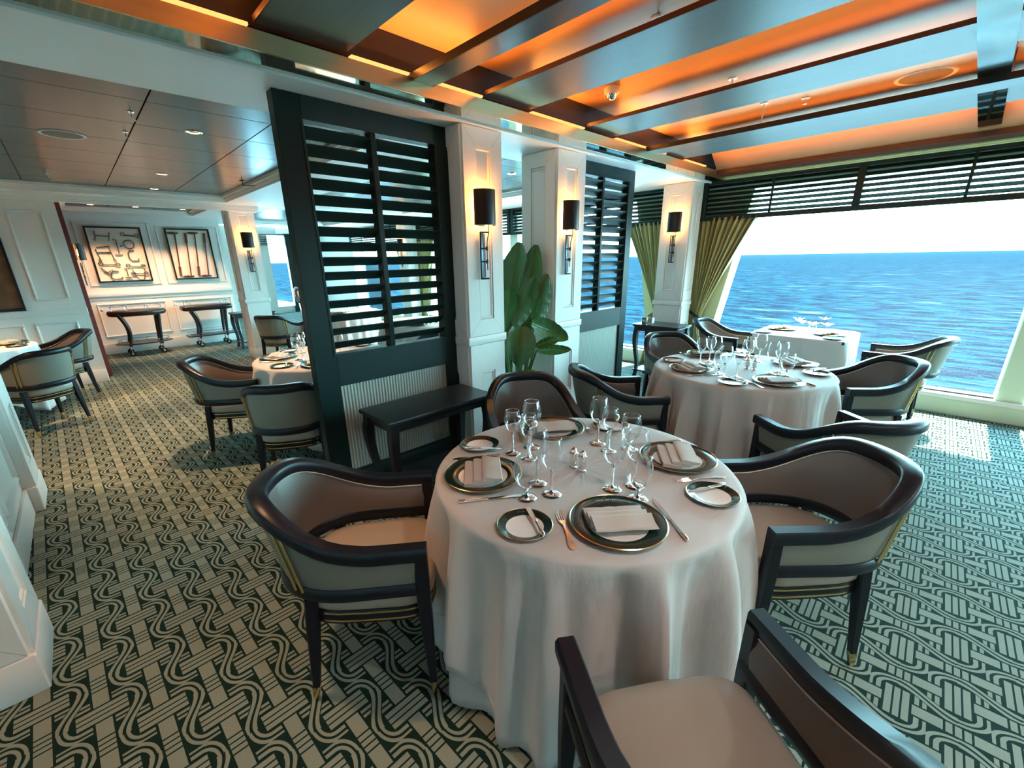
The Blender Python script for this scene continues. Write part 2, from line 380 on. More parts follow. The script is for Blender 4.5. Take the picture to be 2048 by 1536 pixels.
MB().box(5.12, 5.75, 15.22, 15.30, 0, 2.42).build('green_board', M_green, wf, smooth=False)
struct(MB().box(5.98, 6.3, 12.45, 15.45, 0, 2.6), 'wall_light_block', M_white, smooth=False)  # wall added in place of windows, to keep daylight off the far wall
struct(MB().box(4.62, 5.15, 15.34, 15.35, 0.2, 2.35), 'window_9', M_pane, smooth=False)
for k_ in range(7): MB().box(4.40, 5.12, 15.20, 15.235, 2.06+k_*0.05, 2.082+k_*0.05).build('slat', M_slat, wf, smooth=False)
struct(MB().box(-4.62, -4.5, YMIN, 15.4, 0, 2.6), 'wall_west', M_white, smooth=False)
struct(MB().box(-4.5, 6.3, YMIN-0.12, YMIN, 0, 2.8), 'wall_rear', M_white, smooth=False)

# ---- window wall (x = 5.94 .. 6.3)
Z_SILL, Z_HEAD = 0.20, 2.46
w = struct(MB().box(5.98, 6.30, YMIN, YMAX, 0.0, 0.155, 0.01), 'wall_right', M_sill, smooth=False)
MB().box(5.99, 6.28, YMIN, YMAX, 0.155, Z_SILL, 0.006).build('sill_top', mat('white_sill', (0.85, 0.86, 0.82), 0.4), w)
MB().box(6.00, 6.30, YMIN, YMAX, 2.30, 2.75).build('header', M_sill, w)
COLC = [-10.25, -3.75, 2.75, 9.25]
for c in COLC:     # hull piece with slanted edges behind each column and curtain
    lo, hi = 0.40, 0.78
    pts = [(c-lo, 0.15), (c+lo, 0.15), (c+hi, 2.35), (c-hi, 2.35)]
    m = MB(); m.add([(6.02, y, z) for y, z in pts] + [(6.26, y, z) for y, z in pts], [(0,1,2,3), (7,6,5,4), (0,4,5,1), (1,5,6,2), (2,6,7,3), (3,7,4,0)])
    m.build('slanted_jamb', M_jamb, w, smooth=False)
MULL = [-7.0, -0.50, 6.0]
for c in MULL:
    m = MB(); m.box(6.03, 6.26, c-0.005-0.095, c+0.095, 0.16, 2.4, 0.01); m.build('mullion', M_sill, w)
spans = [(-3.1, -0.6), (-0.4, 2.25), (3.25, 5.9), (6.1, 8.75), (9.75, 12.4), (-6.9, -4.25), (-9.75, -7.1)]  # the last spans are added, behind the camera, to let in more daylight
for i, (a, b) in enumerate(spans):
    o = struct(MB().box(6.10, 6.112, a-0.15 if a > 0 and a != 6.1 and a != 12.6 else a, b+0.15 if b not in (5.9, 12.4) else b, 0.19, 2.35), 'window_%d' % (i+1), M_pane, smooth=False)
    fr = MB()
    fr.box(6.085, 6.13, a-0.1, b+0.1, 0.19, 0.215)
    fr.build('glazing_bead', M_blackmetal, o, smooth=False)

# unseen pale deck below the windows, added to bounce daylight onto the ceiling
dk = struct(MB().box(6.32, 11.2, -40, 40, -1.45, -1.30), 'uplight_deck', mat('uplight_deck_paint', (0.52, 0.68, 0.70), 0.6), smooth=False)
MB().box(11.05, 11.2, -40, 40, -1.30, -1.22).build('uplight_deck_edge', M_white, dk)

# shutter valances: framed panels with slats
def valance(y0, y1, idx):
    t = empty('window_shutter', 'dark green slatted shutter valance %s' % idx, 'shutter', (XW, (y0+y1)/2, 1.96), 0, None)
    def ob(mb, n, m_): o = mb.build(n, m_, t); o.matrix_parent_inverse = T(-XW, -(y0+y1)/2, -1.96); return o
    n = max(1, round((y1-y0)/1.58)); w_ = (y1-y0)/n
    ob(MB().box(XW, XW+0.045, y0, y1, 1.96, 2.012, 0.004), 'bottom_rail', M_green)
    ob(MB().box(XW, XW+0.045, y0, y1, 2.372, 2.418, 0.004), 'top_rail', M_green)
    for i in range(n+1):
        yy = y0 + i*w_; ww = 0.032 if 0 < i < n else 0.03
        c = min(max(yy, y0+ww), y1-ww)
        ob(MB().box(XW-0.002, XW+0.047, c-ww, c+ww, 1.965, 2.415, 0.003), 'stile', M_green)
    for i in range(n):
        yy = y0 + (i+0.5)*w_
        ob(MB().box(XW-0.006, XW+0.004, yy-0.012, yy+0.012, 2.0, 2.38, 0.002), 'tilt_bar', M_green)
        for k in range(7):
            z = 2.012 + 0.026 + k*0.0515
            m = MB(); d = 0.019; h = -0.0165
            m.rings([[(XW+0.022-d, q, z+h+0.003), (XW+0.022-d, q, z+h-0.003), (XW+0.022+d, q, z-h-0.003), (XW+0.022+d, q, z-h+0.003)] for q in (y0+i*w_+0.03, y0+(i+1)*w_-0.03)])
            ob(m, 'slat', M_slat)
    return t
valance(-0.60, 2.56, 'over the big sea window on the right')
valance(-3.5, -0.62, 'over the next window, mostly outside the right edge')
valance(2.96, 5.98, 'beyond the gold curtain, left of the window column')
valance(6.02, 9.05, 'over the sea window seen through the louvres')
valance(9.45, 12.5, 'over the farthest window beside the wall column')

# ---- ceilings
# soffit grid, z = 2.40 underside
def soffit(x0, x1, y0, y1, i, z=2.40):
    return struct(MB().box(x0, x1, y0, y1, z, 2.75), 'trim_%d' % i, M_soffit, smooth=False)
soffit(XMIN, 5.98, 2.475, 3.09, 1); soffit(1.93, 2.62, 3.09, 15.3, 2); soffit(4.90, 5.98, 3.09, 15.3, 3)
soffit(XMIN, 1.93, 7.86, 8.35, 4); soffit(2.62, 4.90, 7.86, 8.35, 5)
soffit(0.1, 1.93, 10.35, 10.85, 6); soffit(2.62, 4.90, 11.6, 12.1, 7)
def crown(x0, x1, y0, y1, i, z0=2.40, z1=2.49):
    """stepped crown moulding lining a ceiling bay"""
    m = MB()
    for s, (d, za, zb) in enumerate(((0.10, z0+0.055, z1), (0.06, z0+0.028, z0+0.055), (0.03, z0, z0+0.028))):
        m.box(x0, x1, y0, y0+d, za, zb); m.box(x0, x1, y1-d, y1, za, zb); m.box(x0, x0+d, y0+d, y1-d, za, zb); m.box(x1-d, x1, y0+d, y1-d, za, zb)
    return struct(m, 'trim_%d' % i, M_white, smooth=False)
def dark_ceiling(x0, x1, y0, y1, nx, ny, z=2.485, off=0.0):
    o = struct(MB().box(x0, x1, y0, y1, z+0.012, z+0.03), 'ceiling', M_blackmetal, smooth=False)
    me = {}
    wx, wy = nx, ny
    x = x0 + off; xs = [x0]
    while x < x1-0.05:
        if x > x0+0.05: xs.append(x)
        x += wx
    xs.append(x1); ys = [y0]; y = y0+wy
    while y < y1-0.05: ys.append(y); y += wy
    ys.append(y1)
    for a, b in zip(xs[:-1], xs[1:]):
        for c, e in zip(ys[:-1], ys[1:]):
            key = (round(b-a, 3), round(e-c, 3))
            if key not in me:
                me[key] = MB().box(0.003, key[0]-0.003, 0.0025, key[1]-0.0025, 0, 0.012, 0.003).mesh('ceiling_panel', M_dceil)
            inst(me[key], 'ceiling_panel', o, T(a, c, z))
    return o
dark_ceiling(XMIN, 1.93, 3.09, 7.86, 0.71, 0.60, off=0.10); crown(XMIN, 1.93, 3.09, 7.86, 8)
dark_ceiling(2.62, 4.90, 3.09, 7.86, 0.76, 0.60); crown(2.62, 4.90, 3.09, 7.86, 9)
dark_ceiling(0.1, 1.93, 8.35, 10.35, 0.61, 0.66, z=2.47); crown(0.1, 1.93, 8.35, 10.35, 10, z1=2.47)
dark_ceiling(2.62, 4.90, 8.35, 11.6, 0.76, 0.8); crown(2.62, 4.90, 8.35, 11.6, 11)
struct(MB().box(XMIN, 6.0, 8.0, 15.4, 2.75, 2.8), 'ceiling', M_soffit, smooth=False)
# header moulding over the left wall line
m = MB()
for d, za, zb in ((0.10, 2.36, 2.40), (0.06, 2.32, 2.36)): m.box(XMIN, 2.4, 8.19-d, 8.19, za, zb)
struct(m, 'trim_12', M_white, smooth=False)
# header wall over the alcove opening
struct(MB().box(0.07, 2.36, 8.19, 8.33, 2.33, 2.42), 'trim_13', M_white, smooth=False)

# coffered ceiling of the near room: panel, planks, beams
cz = 2.66
o = struct(MB().box(XMIN, 5.98, YMIN, 2.50, cz, cz+0.06), 'ceiling', M_coffer, smooth=False)
m = MB().box(XMIN, 5.94, 2.462, 2.475, 2.386, 2.41, 0.004); struct(m, 'trim_14', M_white)
# mirrored brass underside and brushed brass upstand
struct(MB().box(XMIN, 5.90, 2.295, 2.465, 2.398, 2.403), 'trim_15', M_mirror, smooth=False)
struct(MB().box(XMIN, 5.90, 2.285, 2.297, 2.396, 2.470), 'trim_16', M_brassband, smooth=False)
struct(MB().box(XMIN, 5.72, 2.34, 2.475, 2.50, cz), 'trim_17', M_blackmetal, smooth=False)
def plank(x0, x1, z=2.5, zt=cz, y1=2.30, label=None):
    t = struct(MB().box(x0+0.006, x1, YMIN, y1, z, z+0.020), 'trim_18', M_plank, smooth=False)
    MB().box(x0, x0+0.006, YMIN, y1, z-0.002, z+0.022).build('side_board', M_redwood, t, smooth=False)
    return t
for x0, x1 in ((-3.35, -2.95), (-2.30, -1.90), (-1.26, -0.86), (-0.22, 0.18), (0.79, 1.20), (2.075, 2.49), (3.118, 3.53), (4.43, 4.83)): plank(x0, x1)
for x0, x1 in ((-3.3, -3.18), (-0.87, -0.74), (1.55, 1.685), (4.03, 4.23)):
    t = struct(MB().box(x0, x1, YMIN, 2.36 if x0 < 3 else 2.30, 2.455, 2.485), 'trim_19', M_beamwood if x0 < 3 else M_plank, smooth=False)
    MB().box(x0-0.008, x0, YMIN, 2.33 if x0 < 3 else 2.30, 2.453, 2.490).build('side_board', M_black, t, smooth=False)
# mirrored cross strips
for ya in (0.09, -2.1):
    for xa, xb in ((-4.4, 1.54), (1.70, 4.02), (4.24, 5.62)):
        struct(MB().box(xa, xb, ya, ya+0.13, 2.49, 2.502), 'trim_20', M_mirror, smooth=False)
        struct(MB().box(xa, xb, ya+0.005, ya+0.125, 2.502, cz), 'trim_20', M_redwood, smooth=False)
# window side frame
m = MB(); m.add([(5.40, YMIN, 2.64), (5.66, YMIN, 2.445), (5.66, YMIN, 2.46), (5.40, YMIN, 2.655), (5.40, 2.29, 2.64), (5.66, 2.29, 2.445), (5.66, 2.29, 2.46), (5.40, 2.29, 2.655)],
               [(0,1,5,4), (3,2,6,7), (0,4,7,3), (1,2,6,5), (0,1,2,3), (4,5,6,7)])
struct(MB().box(5.62, 5.88, YMIN, 2.47, 2.43, 2.47), 'trim_21', M_redwood, smooth=False)
struct(m, 'trim_22', mat('cove_reflector_paint', (0.34, 0.17, 0.07), 0.7), smooth=False)
m = MB(); m.box(5.86, 5.98, YMIN, 2.56, 2.418, 2.47); m.box(5.89, 5.98, YMIN, 2.56, 2.405, 2.418); struct(m, 'trim_23', mat('pale_lime_moulding', (0.62, 0.64, 0.36), 0.45), smooth=False)

# cove light strips (visible glowing tape) and their light
def area(name, loc, size, sizey, energy, col, rot, spread=pi):
    d = bpy.data.lights.new(name, 'AREA'); d.shape = 'RECTANGLE'; d.size = size; d.size_y = sizey; d.energy = energy; d.color = col; d.spread = spread
    o = bpy.data.objects.new(name, d); COL.objects.link(o); o.location = loc; o.rotation_euler = rot; return o
ORANGE = (1.0, 0.30, 0.045)
coves = [(-0.70, -0.25), (0.20, 0.77), (1.22, 2.06), (2.51, 3.10), (3.55, 4.42), (4.85, 5.35)]
for i, (a, b) in enumerate(coves):
    struct(MB().box(a, b, 2.300, 2.335, 2.484, 2.494), 'trim_24', M_cove, smooth=False)
    area('cove_light', (b+0.05, -1.5, 2.545), 0.03, 7.4, 5.0 if b < 5 else 0.01, ORANGE, (0, radians(142), 0))
    area('cove_light', (a-0.05, -1.5, 2.545), 0.03, 7.4, 3.2, ORANGE, (0, radians(-142), 0))
    area('cove_light', ((a+b)/2, 2.32, 2.53), (b-a)*0.9, 0.03, 2.0*(b-a), ORANGE, (radians(-130), 0, 0))
area('cove_light', (4.87, -1.5, 2.555), 0.04, 7.4, 16.0, ORANGE, (0, radians(-106), 0), radians(44))

# ================================================================ COLUMNS
def column(cx0, cx1, cy0, cy1, faces, label, sconce=None, name='panelled_column', z1=2.40):
    """faces: which sides carry panels: '-y', '-x', '+x', '+y'"""
    t = empty(name, label, 'column', ((cx0+cx1)/2, (cy0+cy1)/2, 0))
    inv = T(-(cx0+cx1)/2, -(cy0+cy1)/2, 0)
    def ob(mb, n, m_=M_white, **k): o = mb.build(n, m_, t, **k); o.matrix_parent_inverse = inv; return o
    ob(MB().box(cx0, cx1, cy0, cy1, 0, z1, 0.004), 'shaft')
    e = 0.018
    ob(MB().box(cx0-e, cx1+e, cy0-e, cy1+e, 0.925, 0.985, 0.006), 'chair_rail')
    ob(MB().box(cx0-e, cx1+e, cy0-e, cy1+e, 0.0, 0.17, 0.006), 'base_board')
    for f in faces:
        ax = f[1]; s = -1 if f[0] == '-' else 1
        if ax == 'y':
            y = cy0 if s < 0 else cy1; P = lambda u, d, z, y=y, s=s: (u, y+s*d, z); u0, u1 = cx0, cx1
        else:
            x = cx0 if s < 0 else cx1; P = lambda u, d, z, x=x, s=s: (x+s*d, u, z); u0, u1 = cy0, cy1
        mg = min(0.115, (u1-u0)*0.31)
        for za, zb in ((1.11, 2.28), (0.30, 0.70 if z1 > 1 else 0.8)):
            m = MB()
            # raised fielded border: outer slab pieces with mitred faint joints, leaving a recessed panel
            for (a0, a1, b0, b1) in ((u0+0.004, u0+mg, 0.99 if za > 0.9 else 0.175, (2.395 if za > 0.9 else 0.92)), (u1-mg, u1-0.004, 0.99 if za > 0.9 else 0.175, (2.395 if za > 0.9 else 0.92)),
                                     (u0+mg, u1-mg, zb, (2.395 if za > 0.9 else 0.92)), (u0+mg, u1-mg, 0.99 if za > 0.9 else 0.175, za)):
                q = [P(a0, 0, b0), P(a1, 0, b0), P(a1, 0, b1), P(a0, 0, b1)]; r = [P(a0, 0.013, b0), P(a1, 0.013, b0), P(a1, 0.013, b1), P(a0, 0.013, b1)]
                m.add(q+r, [(4,5,6,7), (0,1,5,4), (1,2,6,5), (2,3,7,6), (3,0,4,7)])
            ob(m, 'panel_border', M_white, smooth=False)
            m = MB(); panel_frame(m, u0+mg, u1-mg, za, zb, P, w=0.022, d=0.008); ob(m, 'panel_moulding', M_white, smooth=False)
            # mitre joints, drawn as thin darker strips
            m = MB(); g = 0.0012
            top = 2.395 if za > 0.9 else 0.92; bot = 0.99 if za > 0.9 else 0.175
            for (ua, z_a, ub, z_b) in ((u0+0.004, top, u0+mg, zb), (u1-0.004, top, u1-mg, zb), (u0+0.004, bot, u0+mg, za), (u1-0.004, bot, u1-mg, za)):
                m.add([P(ua, 0.0135, z_a-g), P(ub, 0.0135, z_b-g), P(ub, 0.0135, z_b+g), P(ua, 0.0135, z_a+g)], [(0,1,2,3)])
            if mg > 0.08: ob(m, 'mitre_joint', mat('joint_line', (0.35, 0.34, 0.31), 0.8), smooth=False)
    return t
column(2.066, 2.43, 2.54, 2.90, ['-y', '-x'], 'white panelled column with wall lamp, at the right end of the big louvred screen')
column(3.085, 3.47, 2.56, 2.95, ['-y', '-x'], 'white panelled column with wall lamp, right of the banana plant')
column(5.67, 5.93, 2.56, 2.94, ['-x', '-y'], 'white panelled column between the gold curtains by the window')
column(1.985, 2.345, 8.19, 8.55, ['-y', '-x'], 'white panelled column beyond the open floor, right of the serving trolleys')
column(5.67, 5.93, 9.06, 9.44, ['-x', '-y'], 'pale window column seen through the right half of the big louvred screen')
# wainscot piers at the near left
column(-0.86, -0.436, 2.15, 2.515, ['+x', '-y'], 'white panelled pier cut off by the lower left corner')
column(-0.90, -0.495, 4.0, 4.35, ['+x'], 'white panelled pier behind the one in the lower left corner')
w_ = struct(MB().box(-0.72, -0.545, 2.515, 4.0, 0, 2.4), 'wall_low', M_white, smooth=False)
m = MB(); m.box(-0.545, -0.525, 2.52, 3.99, 0, 0.17, 0.006); m.build('base_board', M_white, w_)
m = MB(); m.box(-0.545, -0.528, 2.52, 3.99, 0.925, 0.985, 0.006); m.build('chair_rail', M_white, w_)
for a, b in ((2.60, 3.20), (3.28, 3.90)):
    m = MB(); panel_frame(m, a, b, 0.27, 0.80, lambda u, d, z: (-0.545+d, u, z), w=0.035, d=0.02); m.build('panel_moulding', M_white, w_)

# ================================================================ LOUVRED SCREENS
def screen(x0, x1, y0, y1, op, panel, label, cx):
    t = empty('louvered_screen', label, 'screen', (x0, y0, 0)); inv = T(-x0, -y0, 0)
    def ob(mb, n, m_, **k): o = mb.build(n, m_, t, **k); o.matrix_parent_inverse = inv; return o
    ox0, ox1, oz0, oz1 = op; px0, px1, pz0, pz1 = panel
    ob(MB().box(x0, ox0, y0, y1, 0, 2.398, 0.003), 'stile', M_green); ob(MB().box(ox1, x1, y0, y1, 0, 2.398, 0.003), 'stile', M_green)
    ob(MB().box(ox0, ox1, y0, y1, oz1, 2.398), 'top_rail', M_green); ob(MB().box(ox0, ox1, y0, y1, pz1, oz0), 'lock_rail', M_green)
    ob(MB().box(ox0, ox1, y0, y1, 0, pz0), 'bottom_rail', M_green)
    ob(MB().box(x0, x1, y0-0.012, y0, 0.0, 0.16, 0.004), 'base_board', M_green)
    m = MB(); g = 0.008
    for a in ((ox0-0.016, ox1+0.016, oz0-0.016, oz0-0.004), (ox0-0.016, ox1+0.016, oz1+0.004, oz1+0.016)): m.box(a[0], a[1], y0-0.004, y0, a[2], a[3])
    for a in ((ox0-0.016, ox0-0.004), (ox1+0.004, ox1+0.016)): m.box(a[0], a[1], y0-0.004, y0, oz0-0.004, oz1+0.004)
    ob(m, 'bead_trim', M_green, smooth=False)
    ob(MB().box(ox0, ox1, y0+0.022, y0+0.03, pz0, pz1), 'fabric_panel', M_ribbed, smooth=False)
    ob(MB().box(cx-0.019, cx+0.019, y0+0.002, y1-0.01, oz0, oz1, 0.004), 'mullion', M_green)
    n = 15; p = (oz1-oz0)/(n+0.25)
    d, h, th = 0.031, 0.0215, 0.005
    for (a, b) in ((ox0, cx-0.019), (cx+0.019, ox1)):
        yc = (y0+y1)/2
        me = MB().rings([[(q, -d, h+th), (q, -d-0.004, h), (q, -d, h-th), (q, d, -h-th), (q, d+0.004, -h), (q, d, -h+th)] for q in (0.001, b-a-0.001)]).mesh('slat', M_slat)
        for k in range(n):
            o = inst(me, 'slat', t); o.location = (a-x0, yc-y0, oz0 + p*(k+0.62)); 
    return t
screen(0.957, 2.066, 2.685, 2.765, (1.10, 1.955, 0.990, 2.282), (1.10, 1.955, 0.17, 0.782), 'large dark green louvred screen with ribbed fabric panel, left of the columns', 1.508)
screen(3.47, 4.53, 2.685, 2.765, (3.61, 4.41, 1.012, 2.286), (3.61, 4.41, 0.168, 0.812), 'smaller-looking dark green louvred screen right of the plant and columns', 3.965)
# ================================================================ SCONCES
def sconce(loc, rz, label):
    t = empty('wall_sconce', label, 'lamp', loc, rz)     # local -y faces the room, origin on the wall at shade centre
    m = MB(); n = 20; R = 0.088; ring = []
    for z in (-0.115, 0.115):
        ring.append([(R*cos(pi + pi*k/n), R*0.92*sin(pi + pi*k/n) - 0.03, z) for k in range(n+1)] + [(R*0.97*cos(-pi*k/n), R*0.89*sin(-pi*k/n) - 0.03, z) for k in range(n+1)])
    m.rings(ring, True, False); nn = 2*(n+1)
    m.add(ring[0] + ring[1], [(k, k+1, nn-2-k, nn-1-k) for k in range(n)] + [(nn+k, nn+nn-1-k, nn+nn-2-k, nn+k+1) for k in range(n)])
    m.build('shade', M_bronze, t, sharp=50)
    MB().lathe([(0.012, -0.06), (0.02, -0.03), (0.022, 0.0), (0.016, 0.035), (0.004, 0.06)], 12, (0, -0.045, 0.0)).build('bulb', M_bulb, t)
    MB().box(-0.035, 0.035, -0.012, 0.0, -0.11, 0.11, 0.004).build('back_plate', M_brass, t)
    m = MB(); m.box(-0.022, 0.006, -0.020, -0.014, -0.475, -0.165, 0.001); m.build('mount_plate', mat('blue_grey_steel', (0.16, 0.26, 0.34), 0.35, 0.6), t)
    m = MB()
    m.tube([(-0.034, -0.026, -0.48), (-0.034, -0.026, -0.16)], 0.0055, 6)
    m.tube([(0.006, -0.026, -0.47), (0.006, -0.026, -0.17)], 0.003, 6)
    for z in (-0.48, -0.16): m.tube([(-0.034, -0.026, z), (0.036, -0.03, z)], 0.0065, 6)
    for z in (-0.27, -0.36): m.tube([(-0.034, -0.026, z), (0.022, -0.03, z)], 0.0055, 6); m.lathe([(0.009, -0.014), (0.009, 0.014)], 8, (0.022, -0.03, z))
    m.build('iron_bracket', M_blackmetal, t)
    MB().tube([(0.03, -0.05, -0.10), (0.032, -0.045, -0.16), (0.022, -0.035, -0.22), (0.024, -0.03, -0.30), (0.026, -0.03, -0.42)], 0.0035, 6).build('cord', M_blackmetal, t)
    d = bpy.data.lights.new('sconce_light', 'POINT'); d.energy = 1.7; d.color = (1.0, 0.34, 0.06); d.shadow_soft_size = 0.02
    l = bpy.data.objects.new('sconce_light', d); COL.objects.link(l); l.parent = t; l.location = (0, -0.052, 0.075)
    d = bpy.data.lights.new('sconce_light', 'POINT'); d.energy = 0.6; d.color = (1.0, 0.42, 0.12); d.shadow_soft_size = 0.02
    l = bpy.data.objects.new('sconce_light', d); COL.objects.link(l); l.parent = t; l.location = (0, -0.052, -0.085)
    return t
sconce((2.212, 2.527, 1.893), 0, 'dark half-round wall lamp nearest the big louvred screen, glowing orange upward')
sconce((3.215, 2.547, 1.893), 0, 'dark half-round wall lamp on the column just right of the banana plant')
sconce((5.657, 2.735, 1.95), -pi/2, 'dark half-round wall lamp on the column between the gold curtains')
sconce((2.17, 8.177, 1.90), 0, 'dark half-round wall lamp on the distant column right of the trolleys')
sconce((0.135, 9.3, 1.75), pi/2, 'half-hidden glowing wall lamp in the dark red gap left of the horse-bit picture')
sconce((5.657, 9.25, 1.9), -pi/2, 'tiny glowing wall lamp seen through the louvres of the big screen')

# ================================================================ CURTAINS
def curtain(yc, s, label):
    """hangs beside a column at yc; s=-1 spreads toward -y, +1 toward +y"""
    m = MB(); nz, nu = 30, 64; rows = []
    for i in range(nz+1):
        z = 1.99 - (1.99-0.02)*i/nz
        if z > 0.72:
            f = (z-0.72)/(1.99-0.72); inner = 0.06 + 0.07*(1-f); outer = 0.20 + 0.55*f**1.15; amp = 0.018 + 0.014*f
        else:
            f = (0.72-z)/0.7; inner = 0.13 - 0.03*f; outer = 0.20 + 0.16*f; amp = 0.018+0.008*f
        row = []
        for j in range(nu+1):
            u = j/nu; y = yc + s*(0.12 + inner + (outer-inner)*u)
            x = 5.985 + amp*sin(u*2*pi*10 + 0.6*sin(z*2)) + amp*0.4*sin(u*2*pi*23+1) - 0.035*(1-abs(2*u-1))
            row.append((x, y, z))
        rows.append(row)
    vs = [p for r in rows for p in r]; n = nu+1
    m.add(vs, [(i*n+j, i*n+j+1, (i+1)*n+j+1, (i+1)*n+j) for i in range(nz) for j in range(nu)])
    t = empty('curtain', label, 'curtain', (5.98, yc+s*0.4, 0)); inv = T(-5.98, -(yc+s*0.4), 0)
    o = m.build('drape', M_curtain, t, sharp=80); o.matrix_parent_inverse = inv
    so = o.modifiers.new('thick', 'SOLIDIFY'); so.thickness = 0.004
    y0, y1 = yc+s*0.20, yc+s*0.40
    for dz in (0.0, 0.03):
        o = MB().tube([(5.93, y0, 0.83+dz*0.6), (5.915, (y0+y1)/2, 0.76+dz), (5.93, y1, 0.69+dz)], 0.009, 6).build('tie_cord', M_black, t); o.matrix_parent_inverse = inv
    return t
curtain(2.75, -1, 'olive gold curtain tied back right of the window column')
curtain(2.75, 1, 'olive gold curtain left of the window column, above the side table')
curtain(9.25, -1, 'gold curtain at the right of the distant window column behind the louvres')
curtain(9.25, 1, 'gold curtain at the left of the distant window column behind the louvres')

# ================================================================ FURNITURE
def interp(tab, t):
    for (a, va), (b, vb) in zip(tab[:-1], tab[1:]):
        if t <= b: f = (t-a)/(b-a) if b > a else 0; f = f*f*(3-2*f); return va + (vb-va)*f
    return tab[-1][1]
def uplan(t, half, front, straight, back, p=2.25):
    """t in -1..1, horseshoe plan point and outward normal"""
    s = abs(t); sg = 1 if t >= 0 else -1
    L1 = front-straight; Larc = 0.5*pi*sqrt((half**2 + (straight-back)**2)/2); Ltot = L1+Larc; d = (1-s)*Ltot
    if d < L1: return (front-d, sg*half), (0.0, sg*1.0)
    a = (d-L1)/Larc*pi/2; rx = straight-back
    x = straight - rx*abs(sin(a))**(2/p); y = half*abs(cos(a))**(2/p)
    nx = -abs(sin(a))**(2-2/p)/rx; ny = abs(cos(a))**(2-2/p)/half; l = sqrt(nx*nx+ny*ny) or 1
    return (x, sg*y), (nx/l, sg*ny/l)
def make_chair():
    t = empty('tub_chair', 'x', 'chair')
    N = 44; ts = [-1+2*i/N for i in range(N+1)]
    top = []; tn = []; low = []; ln = []
    for q in ts:
        s = abs(q)
        p, n = uplan(q, 0.262, 0.285, 0.04, -0.300); f_ = min(1, max(0, (0.80-s)/0.66)); z = 0.638 + 0.155*f_*f_*f_*(f_*(6*f_-15)+10)
        top.append((p[0], p[1], z)); tn.append(n)
        p, n = uplan(q, 0.245, 0.27, 0.03, -0.245); low.append((p[0], p[1], 0.488)); ln.append(n)
    def sec_top(i):
        s = abs(ts[i]); w = 0.026 + 0.010*max(0, 1-s*1.6); h = 0.026
        tilt = 0.010*max(0, 1-s*1.4)
        return [(-w, -h*0.5), (-w, h*0.62), (-w*0.78, h*0.95), (w*0.72, h*0.95), (w, h*0.55), (w, -h*0.7), (w*0.8, -h), (-w*0.75, -h)]
    MB().rail(top, tn, sec_top).build('top_rail', M_black, t, sharp=50)
    MB().rail(low, ln, [(-0.02, -0.02), (-0.022, 0.016), (-0.016, 0.024), (0.018, 0.024), (0.026, 0.012), (0.026, -0.018), (0.018, -0.026), (-0.014, -0.026)]).build('lower_rail', M_black, t, sharp=50)
    # upholstered shell, inner pad and outer panel
    def shell(off, ins, z_in, thick, rng, bulge):
        m = MB(); idx = [i for i in range(N+1) if abs(ts[i]) <= rng]; M_ = 8; rs = []
        for i in idx:
            r = []
            for k in range(M_+1):
                f = k/M_; x = low[i][0]+(top[i][0]-low[i][0])*f; y = low[i][1]+(top[i][1]-low[i][1])*f
                z0 = low[i][2]+z_in; z1 = top[i][2]-0.014; z = z0+(z1-z0)*f
                nn = tn[i]; b = bulge*sin(pi*f)
                r.append((x+nn[0]*(off+b), y+nn[1]*(off+b), z))
            for k in range(M_, -1, -1):
                p = r[k]; r.append((p[0]+nn[0]*thick, p[1]+nn[1]*thick, p[2]))
            rs.append(r)
        return m.rings(rs, True, True)
    shell(-0.014, 0, 0.012, 0.014, 0.985, -0.010).build('back_cushion', M_leather, t, sharp=60)
    shell(0.002, 0, 0.012, 0.010, 0.985, 0.004).build('outer_panel', M_shell, t, sharp=60)
    pip = [(top[i][0]-tn[i][0]*0.022, top[i][1]-tn[i][1]*0.022, top[i][2]-0.026) for i in range(1, N)]
    MB().tube(pip, 0.0035, 5).build('piping', M_piping, t)
    # seat
    def dplan(half_f, half_b, front, back, n=36):
        pts = []
        for k in range(n):
            a = 2*pi*k/n; c, s_ = cos(a), sin(a); e = 2/(5.5 if c > 0 else 3.2)
            x = (abs(c)**e)*(1 if c >= 0 else -1); y = (abs(s_)**e)*(1 if s_ >= 0 else -1)
            hw = half_b + (half_f-half_b)*(x+1)/2
            pts.append(((front+back)/2 + (front-back)/2*x + (0.012*(1-y*y) if x > 0.6 else 0), hw*y))
        return pts
    P = dplan(0.243, 0.215, 0.285, -0.200); cx_ = 0.04
    def sc(k, z): return [(cx_+(p[0]-cx_)*k, p[1]*k, z) for p in P]
    MB().rings([sc(0.97, 0.390), sc(1.0, 0.402), sc(1.008, 0.425), sc(0.992, 0.447), sc(0.945, 0.462), sc(0.78, 0.471), sc(0.4, 0.477), sc(0.1, 0.478)]).build('seat_cushion', M_seat, t, sharp=70)
    MB().rings([sc(0.985, 0.335), sc(0.99, 0.34), sc(0.99, 0.388), sc(0.975, 0.391)]).build('seat_frame', M_black, t, sharp=50)
    for z in (0.349, 0.380):
        MB().rings([sc(0.985, z-0.0035), sc(1.0, z-0.0035), sc(1.0, z+0.0035), sc(0.985, z+0.0035)]).build('brass_band', M_brass, t, sharp=30)
